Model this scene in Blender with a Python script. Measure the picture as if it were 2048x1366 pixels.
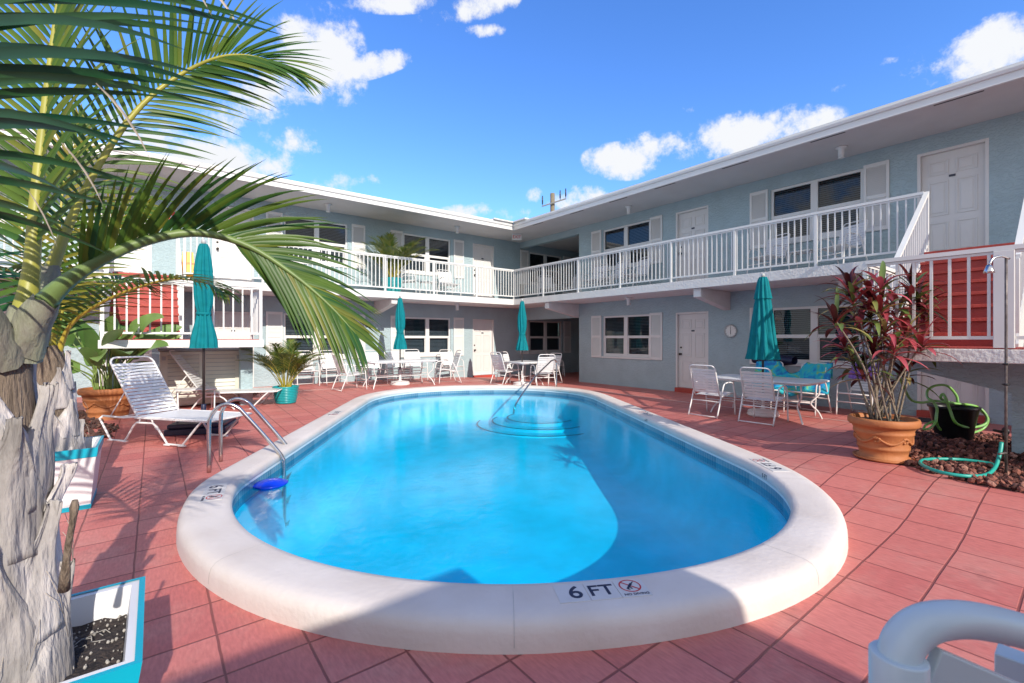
import bpy, bmesh, math, random
from math import sin, cos, pi, radians as R
from mathutils import Vector as V, Matrix
random.seed(7)
S = bpy.context.scene
for o in list(bpy.data.objects): bpy.data.objects.remove(o)
C = S.collection
# ------------------------------------------------------------------ camera, sky, sun, exposure
F, TH, HZ, CX, H = 920., R(37.9), 677., 1024., 1.48
SN, CS = sin(TH), cos(TH)
cd = bpy.data.cameras.new('camera'); cam = bpy.data.objects.new('camera', cd); C.objects.link(cam)
cam.location = (0, 0, H); cam.rotation_euler = (R(90), 0, -TH)
cd.sensor_width = 36; cd.lens = F/2048*36; cd.shift_y = -6/2048
cd.clip_start = .02; cd.clip_end = 3000
cd.dof.use_dof = True; cd.dof.focus_distance = 6.5; cd.dof.aperture_fstop = 8
S.camera = cam
S.view_settings.view_transform = 'Standard'; S.view_settings.look = 'None'
S.view_settings.exposure = 1.4; S.view_settings.gamma = 1
S.cycles.use_denoising = True
S.cycles.max_bounces = 10; S.cycles.transparent_max_bounces = 24
S.cycles.diffuse_bounces = 4; S.cycles.caustics_reflective = False; S.cycles.caustics_refractive = False
S.cycles.sample_clamp_indirect = 6
SUND = V((.11, 1, -.56)).normalized()
sd = bpy.data.lights.new('sun', 'SUN'); sd.energy = 2.0; sd.angle = R(.5); sd.color = (1, .92, .80)
sun = bpy.data.objects.new('sun', sd); C.objects.link(sun); sun.location = (0, -10, 12)
sun.rotation_euler = SUND.to_track_quat('-Z', 'Y').to_euler()

def mkworld():
    w = bpy.data.worlds.new('World'); S.world = w; w.use_nodes = True
    n = w.node_tree.nodes; l = w.node_tree.links; n.clear()
    out = n.new('ShaderNodeOutputWorld'); bg = n.new('ShaderNodeBackground'); l.new(bg.outputs[0], out.inputs[0])
    bg.inputs[1].default_value = .15
    sk = n.new('ShaderNodeTexSky'); sk.sky_type = 'NISHITA'; sk.sun_disc = False
    sk.sun_elevation = R(29); sk.sun_rotation = R(186); sk.ozone_density = 3.2; sk.air_density = 1.0; sk.dust_density = .25
    hs = n.new('ShaderNodeHueSaturation'); hs.inputs['Saturation'].default_value = 1.2; hs.inputs['Hue'].default_value = .508; hs.inputs['Value'].default_value = .8
    tint = n.new('ShaderNodeMixRGB'); tint.blend_type = 'MULTIPLY'; tint.inputs[0].default_value = 1; tint.inputs[2].default_value = (.80, .87, 1, 1); l.new(hs.outputs[0], tint.inputs[1])
    l.new(sk.outputs[0], hs.inputs['Color'])
    tc = n.new('ShaderNodeTexCoord')
    def m(op, a, b=None, c=None):
        q = n.new('ShaderNodeMath'); q.operation = op
        for i, x in enumerate((a, b, c)):
            if x is None: continue
            if isinstance(x, (int, float)): q.inputs[i].default_value = x
            else: l.new(x, q.inputs[i])
        return q.outputs[0]
    def dot(v):
        q = n.new('ShaderNodeVectorMath'); q.operation = 'DOT_PRODUCT'
        l.new(tc.outputs['Generated'], q.inputs[0]); q.inputs[1].default_value = v
        return q.outputs['Value']
    fw = m('MAXIMUM', dot((SN, CS, 0)), .08)
    u = m('DIVIDE', dot((CS, -SN, 0)), fw); v = m('DIVIDE', dot((0, 0, 1)), fw)
    nz = n.new('ShaderNodeTexNoise'); nz.inputs['Scale'].default_value = 9; nz.inputs['Detail'].default_value = 9; nz.inputs['Roughness'].default_value = .68
    l.new(tc.outputs['Generated'], nz.inputs['Vector'])
    nz2 = n.new('ShaderNodeTexNoise'); nz2.inputs['Scale'].default_value = 30; nz2.inputs['Detail'].default_value = 5
    l.new(tc.outputs['Generated'], nz2.inputs['Vector'])
    cl = [(620,110,120,120,0,1),(680,160,60,70,0,.7),(520,190,110,55,0,.8),(465,240,100,55,20,.8),(600,285,70,38,0,.75),(400,320,230,62,8,1),
          (265,265,110,65,0,1),(735,133,110,30,-14,.95),(690,365,90,26,0,.6),(970,428,110,26,0,.75),(790,2,120,30,0,.9),(955,10,130,34,-14,1),
          (968,62,55,17,-5,.8),(1360,228,45,22,-12,.8),(1440,275,270,52,-11,1.15),(1245,322,90,42,0,1.05),(1960,105,190,75,-14,1.2),(1150,400,75,34,-8,.85),
          (1068,390,26,18,0,.8),(1690,172,42,12,-20,.6),(640,60,60,60,0,.7),(1120,-120,300,60,-8,1),(300,-100,300,90,0,1),(1780,122,30,12,-15,.5)]
    acc = None
    for (px, py, a, b, rot, amp) in cl:
        u0, v0, a, b, t = (px-CX)/F, (HZ-py)/F, a/F, b/F, R(-rot)
        du = m('SUBTRACT', u, u0); dv = m('SUBTRACT', v, v0)
        p = m('ADD', m('MULTIPLY', du, cos(t)/a), m('MULTIPLY', dv, sin(t)/a))
        q = m('ADD', m('MULTIPLY', dv, cos(t)/b), m('MULTIPLY', du, -sin(t)/b))
        r2 = m('ADD', m('MULTIPLY', p, p), m('MULTIPLY', q, q))
        f = m('MULTIPLY', m('MAXIMUM', m('SUBTRACT', 1.0, r2), 0.), amp)
        acc = f if acc is None else m('MAXIMUM', acc, f)
    rear_fill = n.new('ShaderNodeMapRange'); rear_fill.interpolation_type = 'SMOOTHSTEP'; rear_fill.inputs[1].default_value = .15; rear_fill.inputs[2].default_value = -.35; rear_fill.inputs[4].default_value = 1.1   # unseen white cloud cover added behind the viewpoint for fill light
    l.new(dot((SN, CS, 0)), rear_fill.inputs[0]); acc = m('MAXIMUM', acc, rear_fill.outputs[0])
    t = m('ADD', m('MULTIPLY', m('SUBTRACT', nz.outputs['Fac'], .5), 4.5), m('MULTIPLY', m('SUBTRACT', nz2.outputs['Fac'], .5), .9))
    g = m('MINIMUM', m('MULTIPLY', acc, 6.), 1.)
    dens = m('MULTIPLY', m('ADD', m('MULTIPLY', acc, .95), m('SUBTRACT', t, .22)), g)
    mr = n.new('ShaderNodeMapRange'); mr.interpolation_type = 'SMOOTHSTEP'
    l.new(dens, mr.inputs[0]); mr.inputs[1].default_value = .0; mr.inputs[2].default_value = .85
    mx = n.new('ShaderNodeMixRGB'); l.new(mr.outputs[0], mx.inputs[0]); l.new(tint.outputs[0], mx.inputs[1])
    mx.inputs[2].default_value = (2.35, 2.4, 2.5, 1)
    l.new(mx.outputs[0], bg.inputs[0])
mkworld()

# ------------------------------------------------------------------ helpers
def ray(px, py):
    r = (px-CX)/F
    return V((CS*r+SN, -SN*r+CS, (HZ-py)/F))
def gz(px, py, z=0.): d = ray(px, py); return V((0, 0, H)) + d*((z-H)/d.z)
def gd(px, py, dep): return V((0, 0, H)) + ray(px, py)*dep
def sm(x, a, b):
    t = min(1, max(0, (x-a)/(b-a))); return t*t*(3-2*t)
def deckz(x, y): return .15*sm(y, 6.5, 12.3)*(1-sm(x, 6.5, 11.2))+.13*sm(x, 4.4, 5.9)*(1-sm(y, 1.8, 3.1))*(1-sm(x, 8., 10.))

class MB:
    def __init__(s): s.v = []; s.f = []; s.m = []; s.t = []; s.sm = []
    def vert(s, p): s.v.append(tuple(p)); return len(s.v)-1
    def face(s, idx, mi=0, tone=.5, smooth=False): s.f.append(tuple(idx)); s.m.append(mi); s.t.append(tone); s.sm.append(smooth)
    def poly(s, pts, mi=0, tone=.5): s.face([s.vert(p) for p in pts], mi, tone)
    def box(s, a, b, mi=0, M=None, tone=.5):
        x0, y0, z0 = a; x1, y1, z1 = b
        P = [V((x, y, z)) for z in (z0, z1) for y in (y0, y1) for x in (x0, x1)]
        if M: P = [M @ p for p in P]
        i = [s.vert(p) for p in P]
        for q in ((0,2,3,1),(4,5,7,6),(0,1,5,4),(2,6,7,3),(0,4,6,2),(1,3,7,5)): s.face([i[k] for k in q], mi, tone)
    def prism(s, pts, z0, z1, mi=0):
        n = len(pts); a = [s.vert((x, y, z0)) for x, y in pts]; b = [s.vert((x, y, z1)) for x, y in pts]
        s.face(a[::-1], mi); s.face(b, mi)
        for k in range(n): s.face((a[k], a[(k+1) % n], b[(k+1) % n], b[k]), mi)
    def tube(s, pts, r, n=8, mi=0, tone=.5, cap=True, closed=False):
        pts = [V(p) for p in pts]; N = len(pts); rs = r if isinstance(r, (list, tuple)) else [r]*N
        rings = []; up = None
        for k in range(N):
            if closed: T = pts[(k+1) % N]-pts[k-1]
            else: T = pts[min(k+1, N-1)]-pts[max(k-1, 0)]
            T = T.normalized() if T.length > 1e-9 else V((0, 0, 1))
            if up is None: up = V((0, 0, 1)) if abs(T.z) < .9 else V((1, 0, 0))
            A = T.cross(up)
            if A.length < 1e-4: up = V((1, 0, 0)) if abs(T.x) < .9 else V((0, 1, 0)); A = T.cross(up)
            A.normalize(); B = A.cross(T); up = B
            rings.append([s.vert(pts[k]+(A*cos(2*pi*j/n)+B*sin(2*pi*j/n))*rs[k]) for j in range(n)])
        for k in range(N if closed else N-1):
            a, b = rings[k], rings[(k+1) % N]
            for j in range(n): s.face((a[j], b[j], b[(j+1) % n], a[(j+1) % n]), mi, tone, True)
        if cap and not closed: s.face(rings[0], mi, tone); s.face(rings[-1][::-1], mi, tone)
    def lathe(s, prof, n=24, mi=0, c=(0, 0, 0), rf=None, cap=True, tone=.5, smooth=True):
        rings = []
        for (r, z) in prof:
            rings.append([s.vert((c[0]+(rf(r, z, 2*pi*j/n) if rf else r)*cos(2*pi*j/n), c[1]+(rf(r, z, 2*pi*j/n) if rf else r)*sin(2*pi*j/n), c[2]+z)) for j in range(n)])
        for a, b in zip(rings, rings[1:]):
            for j in range(n): s.face((a[j], a[(j+1) % n], b[(j+1) % n], b[j]), mi, tone, smooth)
        if cap: s.face(rings[0][::-1], mi, tone); s.face(rings[-1], mi, tone)
    def grid(s, G, mi=0, tone=.5, smooth=True):
        I = [[s.vert(p) for p in row] for row in G]
        for a, b in zip(I, I[1:]):
            for k in range(len(a)-1): s.face((a[k], a[k+1], b[k+1], b[k]), mi, tone, smooth)
    def strap(s, a, b, w, t, nrm, mi=0):     # flat band from a to b
        a, b, nrm = V(a), V(b), V(nrm).normalized(); d = (b-a).normalized(); q = d.cross(nrm)
        P = [p+q*sx*w/2+nrm*sz*t/2 for p in (a, b) for sx in (-1, 1) for sz in (-1, 1)]
        i = [s.vert(p) for p in P]
        for f in ((0,1,3,2),(4,6,7,5),(0,4,5,1),(2,3,7,6),(0,2,6,4),(1,5,7,3)): s.face([i[k] for k in f], mi)
    def build(s, name, mats, parent=None, bev=0, mat=None):
        me = bpy.data.meshes.new(name); me.from_pydata(s.v, [], s.f)
        if not isinstance(mats, (list, tuple)): mats = [mats]
        for m_ in mats: me.materials.append(m_)
        me.polygons.foreach_set('material_index', s.m); me.polygons.foreach_set('use_smooth', s.sm)
        at = me.attributes.new('tone', 'FLOAT', 'FACE'); at.data.foreach_set('value', s.t)
        me.update()
        o = bpy.data.objects.new(name, me); C.objects.link(o)
        if parent: o.parent = parent
        if bev:
            b = o.modifiers.new('bevel', 'BEVEL'); b.width = bev; b.segments = 2; b.limit_method = 'ANGLE'; b.angle_limit = R(40)
        return o

def tag(o, label=None, cat=None, group=None, kind=None):
    if label: o['label'] = label
    if cat: o['category'] = cat
    if group: o['group'] = group
    if kind: o['kind'] = kind
    return o
def thing(name, label, cat, loc=(0, 0, 0), rz=0., group=None, sc=1.):
    o = bpy.data.objects.new(name, None); C.objects.link(o); o.location = loc; o.rotation_euler = (0, 0, rz); o.scale = (sc,)*3
    o.empty_display_size = .2
    return tag(o, label, cat, group)
def dup(src, loc=None, rz=None, label=None, group=None, parent=None, sc=None):
    def cp(o, par):
        c = o.copy(); C.objects.link(c)
        if par is not None: c.parent = par
        for ch in [q for q in KIDS.get(o.name, [])]: cp(ch, c)
        return c
    KIDS = {}
    for q in bpy.data.objects:
        if q.parent: KIDS.setdefault(q.parent.name, []).append(q)
    r = cp(src, parent)
    if loc is not None: r.location = loc
    if rz is not None: r.rotation_euler = (0, 0, rz)
    if sc is not None: r.scale = (sc,)*3
    if label: r['label'] = label
    if group: r['group'] = group
    return r
def spline(P, n):
    P = [V(p) for p in P]; out = []
    Q = [P[0]*2-P[1]]+P+[P[-1]*2-P[-2]]
    segs = len(P)-1
    for i in range(n+1):
        t = i/n*segs; k = min(int(t), segs-1); f = t-k
        a, b, c, d = Q[k:k+4]
        out.append(.5*((2*b)+(c-a)*f+(2*a-5*b+4*c-d)*f*f+(3*b-a-3*c+d)*f**3))
    return out
def rnd(a, b): return random.uniform(a, b)

# ------------------------------------------------------------------ materials
def mat(name, col, rough=.6, metal=0., noise=0., nscale=8., bump=0., bscale=40., spec=.5, col2=None, trans=0., tonecols=None, detail=4, stretch=None, dist=.02):
    m = bpy.data.materials.new(name); m.use_nodes = True
    n = m.node_tree.nodes; l = m.node_tree.links; p = n['Principled BSDF']
    p.inputs['Roughness'].default_value = rough; p.inputs['Metallic'].default_value = metal
    p.inputs['Specular IOR Level'].default_value = spec
    p.inputs['Base Color'].default_value = (*col, 1)
    tc = n.new('ShaderNodeTexCoord'); src = tc.outputs['Object']
    if stretch:
        mp = n.new('ShaderNodeMapping'); mp.inputs['Scale'].default_value = stretch; l.new(src, mp.inputs[0]); src = mp.outputs[0]
    csrc = None
    if tonecols:
        a = n.new('ShaderNodeAttribute'); a.attribute_name = 'tone'; cr = n.new('ShaderNodeValToRGB')
        e = cr.color_ramp.elements; e[0].position, e[0].color = tonecols[0][0], (*tonecols[0][1], 1); e[1].position, e[1].color = tonecols[-1][0], (*tonecols[-1][1], 1)
        for pos, c in tonecols[1:-1]: q = e.new(pos); q.color = (*c, 1)
        l.new(a.outputs['Fac'], cr.inputs[0]); csrc = cr.outputs[0]
    if noise or col2:
        nz = n.new('ShaderNodeTexNoise'); nz.inputs['Scale'].default_value = nscale; nz.inputs['Detail'].default_value = detail; l.new(src, nz.inputs['Vector'])
        mr = n.new('ShaderNodeMapRange'); mr.inputs[1].default_value = .3; mr.inputs[2].default_value = .7; l.new(nz.outputs['Fac'], mr.inputs[0])
        mx = n.new('ShaderNodeMixRGB'); l.new(mr.outputs[0], mx.inputs[0])
        if col2: mx.inputs[1].default_value = (*col, 1); mx.inputs[2].default_value = (*col2, 1)
        else:
            mx.inputs[1].default_value = (1-noise,)*3+(1,); mx.inputs[2].default_value = (1+noise,)*3+(1,)
            mu = n.new('ShaderNodeMixRGB'); mu.blend_type = 'MULTIPLY'; mu.inputs[0].default_value = 1
            if csrc: l.new(csrc, mu.inputs[1])
            else: mu.inputs[1].default_value = (*col, 1)
            l.new(mx.outputs[0], mu.inputs[2]); mx = mu
        csrc = mx.outputs[0]
    if csrc: l.new(csrc, p.inputs['Base Color'])
    if bump:
        nb = n.new('ShaderNodeTexNoise'); nb.inputs['Scale'].default_value = bscale; nb.inputs['Detail'].default_value = 4; l.new(src, nb.inputs['Vector'])
        bp = n.new('ShaderNodeBump'); bp.inputs['Strength'].default_value = bump; bp.inputs['Distance'].default_value = dist
        l.new(nb.outputs['Fac'], bp.inputs['Height']); l.new(bp.outputs[0], p.inputs['Normal'])
    if trans:
        tr = n.new('ShaderNodeBsdfTranslucent'); ms = n.new('ShaderNodeMixShader'); ms.inputs[0].default_value = trans
        if csrc: l.new(csrc, tr.inputs[0])
        else: tr.inputs[0].default_value = (*col, 1)
        l.new(p.outputs[0], ms.inputs[1]); l.new(tr.outputs[0], ms.inputs[2]); l.new(ms.outputs[0], n['Material Output'].inputs[0])
    return m

def stucco():
    m = mat('stucco_blue', (.37, .475, .515), .85, noise=.05, nscale=2.5, spec=.2)
    n = m.node_tree.nodes; l = m.node_tree.links; p = n['Principled BSDF']; tc = n['Texture Coordinate']
    a = n.new('ShaderNodeTexNoise'); a.inputs['Scale'].default_value = 11; a.inputs['Detail'].default_value = 6; a.inputs['Distortion'].default_value = 1.0
    mp = n.new('ShaderNodeMapping'); mp.inputs['Scale'].default_value = (1, 1, 2.2); l.new(tc.outputs['Object'], mp.inputs[0]); l.new(mp.outputs[0], a.inputs['Vector'])
    r = n.new('ShaderNodeMapRange'); r.inputs[1].default_value = .47; r.inputs[2].default_value = .56; l.new(a.outputs['Fac'], r.inputs[0])
    b = n.new('ShaderNodeBump'); b.inputs['Strength'].default_value = .6; b.inputs['Distance'].default_value = .012
    l.new(r.outputs[0], b.inputs['Height']); l.new(b.outputs[0], p.inputs['Normal'])
    return m
def deckmat():
    m = mat('red_pavers', (.38, .105, .085), .55, spec=.35)
    n = m.node_tree.nodes; l = m.node_tree.links; p = n['Principled BSDF']; tc = n['Texture Coordinate']
    def mm(op, a, b=None):
        q = n.new('ShaderNodeMath'); q.operation = op
        for i, x in enumerate((a, b)):
            if x is None: continue
            if isinstance(x, (int, float)): q.inputs[i].default_value = x
            else: l.new(x, q.inputs[i])
        return q.outputs[0]
    wob = n.new('ShaderNodeTexNoise'); wob.inputs['Scale'].default_value = 4; wob.inputs['Detail'].default_value = 6; l.new(tc.outputs['Object'], wob.inputs['Vector'])
    sp = n.new('ShaderNodeSeparateXYZ'); l.new(tc.outputs['Object'], sp.inputs[0])
    def edge(c, off, w):
        t = mm('ADD', mm('DIVIDE', mm('ADD', c, -off), .348), mm('MULTIPLY', mm('SUBTRACT', wob.outputs['Fac'], .5), .028))
        f = mm('FRACT', t); d = mm('MULTIPLY', mm('MINIMUM', f, mm('SUBTRACT', 1., f)), .348)
        q = n.new('ShaderNodeMapRange'); l.new(d, q.inputs[0]); q.inputs[1].default_value = w*.45; q.inputs[2].default_value = w; return q.outputs[0], mm('FLOOR', t)
    wy = mm('ADD', .006, 0.)
    ex, fx = edge(sp.outputs[0], -.1, .007); ey, fy = edge(sp.outputs[1], .98, .008)
    e = mm('MINIMUM', ex, ey)
    wn = n.new('ShaderNodeTexWhiteNoise'); wn.noise_dimensions = '2D'; cb = n.new('ShaderNodeCombineXYZ'); l.new(fx, cb.inputs[0]); l.new(fy, cb.inputs[1]); l.new(cb.outputs[0], wn.inputs['Vector'])
    c1 = n.new('ShaderNodeMixRGB'); l.new(wn.outputs['Value'], c1.inputs[0]); c1.inputs[1].default_value = (.49, .14, .125, 1); c1.inputs[2].default_value = (.56, .185, .16, 1)
    st = n.new('ShaderNodeTexNoise'); st.inputs['Scale'].default_value = 1.6; st.inputs['Detail'].default_value = 8; st.inputs['Roughness'].default_value = .7
    l.new(tc.outputs['Object'], st.inputs['Vector'])
    sr = n.new('ShaderNodeMapRange'); sr.inputs[1].default_value = .48; sr.inputs[2].default_value = .70; sr.inputs[4].default_value = .8; l.new(st.outputs['Fac'], sr.inputs[0])
    c2 = n.new('ShaderNodeMixRGB'); l.new(sr.outputs[0], c2.inputs[0]); l.new(c1.outputs[0], c2.inputs[1]); c2.inputs[2].default_value = (.52, .235, .20, 1)
    # scuffed grain running across each paver
    gr = n.new('ShaderNodeTexNoise'); gr.inputs['Scale'].default_value = 1; gr.inputs['Detail'].default_value = 7
    mp = n.new('ShaderNodeMapping'); mp.inputs['Scale'].default_value = (70, 16, 1); l.new(tc.outputs['Object'], mp.inputs[0]); l.new(mp.outputs[0], gr.inputs['Vector'])
    s2 = n.new('ShaderNodeTexNoise'); s2.inputs['Scale'].default_value = 3.1; s2.inputs['Detail'].default_value = 9; s2.inputs['Roughness'].default_value = .75; l.new(tc.outputs['Object'], s2.inputs['Vector'])
    s2r = n.new('ShaderNodeMapRange'); s2r.inputs[1].default_value = .57; s2r.inputs[2].default_value = .75; s2r.inputs[4].default_value = .6; l.new(s2.outputs['Fac'], s2r.inputs[0])
    cs = n.new('ShaderNodeMixRGB'); l.new(s2r.outputs[0], cs.inputs[0]); l.new(c2.outputs[0], cs.inputs[1]); cs.inputs[2].default_value = (.25, .085, .08, 1); c2 = cs
    c3 = n.new('ShaderNodeMixRGB'); c3.blend_type = 'OVERLAY'; c3.inputs[0].default_value = .35; l.new(c2.outputs[0], c3.inputs[1]); l.new(gr.outputs['Fac'], c3.inputs[2])
    c4 = n.new('ShaderNodeMixRGB'); l.new(e, c4.inputs[0]); c4.inputs[1].default_value = (.24, .07, .064, 1); l.new(c3.outputs[0], c4.inputs[2])
    l.new(c4.outputs[0], p.inputs['Base Color'])
    rr = n.new('ShaderNodeMapRange'); rr.inputs[3].default_value = .38; rr.inputs[4].default_value = .68; l.new(st.outputs['Fac'], rr.inputs[0]); l.new(rr.outputs[0], p.inputs['Roughness'])
    h = mm('ADD', e, mm('MULTIPLY', gr.outputs['Fac'], .22))
    b = n.new('ShaderNodeBump'); b.inputs['Strength'].default_value = .6; b.inputs['Distance'].default_value = .008
    l.new(h, b.inputs['Height']); l.new(b.outputs[0], p.inputs['Normal'])
    return m
def watermat():
    m = bpy.data.materials.new('pool_water'); m.use_nodes = True; n = m.node_tree.nodes; l = m.node_tree.links; n.clear()
    out = n.new('ShaderNodeOutputMaterial'); t = n.new('ShaderNodeBsdfTransparent'); g = n.new('ShaderNodeBsdfGlossy'); mx = n.new('ShaderNodeMixShader'); fr = n.new('ShaderNodeFresnel')
    t.inputs[0].default_value = (.035, .755, .93, 1); g.inputs['Roughness'].default_value = .008; ge = n.new('ShaderNodeNewGeometry'); im = n.new('ShaderNodeMapRange'); im.inputs[3].default_value = 1.33; im.inputs[4].default_value = 1/1.33; l.new(ge.outputs['Backfacing'], im.inputs[0]); l.new(im.outputs[0], fr.inputs[0])
    tc = n.new('ShaderNodeTexCoord'); a = n.new('ShaderNodeTexNoise'); a.inputs['Scale'].default_value = 13; a.inputs['Detail'].default_value = 5; a.inputs['Roughness'].default_value = .6; a.inputs['Distortion'].default_value = .4
    l.new(tc.outputs['Object'], a.inputs['Vector'])
    b = n.new('ShaderNodeBump'); b.inputs['Strength'].default_value = .45; b.inputs['Distance'].default_value = .005
    l.new(a.outputs['Fac'], b.inputs['Height']); l.new(b.outputs[0], g.inputs['Normal']); l.new(b.outputs[0], fr.inputs['Normal'])
    l.new(fr.outputs[0], mx.inputs[0]); l.new(t.outputs[0], mx.inputs[1]); l.new(g.outputs[0], mx.inputs[2]); l.new(mx.outputs[0], out.inputs[0])
    return m
def panemat():
    m = bpy.data.materials.new('window_glass'); m.use_nodes = True; n = m.node_tree.nodes; l = m.node_tree.links; n.clear()
    out = n.new('ShaderNodeOutputMaterial'); t = n.new('ShaderNodeBsdfTransparent'); g = n.new('ShaderNodeBsdfGlossy'); mx = n.new('ShaderNodeMixShader'); fr = n.new('ShaderNodeFresnel')
    t.inputs[0].default_value = (.36, .42, .46, 1); g.inputs['Roughness'].default_value = .01; ge = n.new('ShaderNodeNewGeometry'); im = n.new('ShaderNodeMapRange'); im.inputs[3].default_value = 1.6; im.inputs[4].default_value = 1/1.6; l.new(ge.outputs['Backfacing'], im.inputs[0]); l.new(im.outputs[0], fr.inputs[0])
    l.new(fr.outputs[0], mx.inputs[0]); l.new(t.outputs[0], mx.inputs[1]); l.new(g.outputs[0], mx.inputs[2]); l.new(mx.outputs[0], out.inputs[0])
    return m
def ringed(name, col, col2, rough, sc):
    return mat(name, col, rough, col2=col2, nscale=sc, bump=.25, bscale=sc*3)
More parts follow.
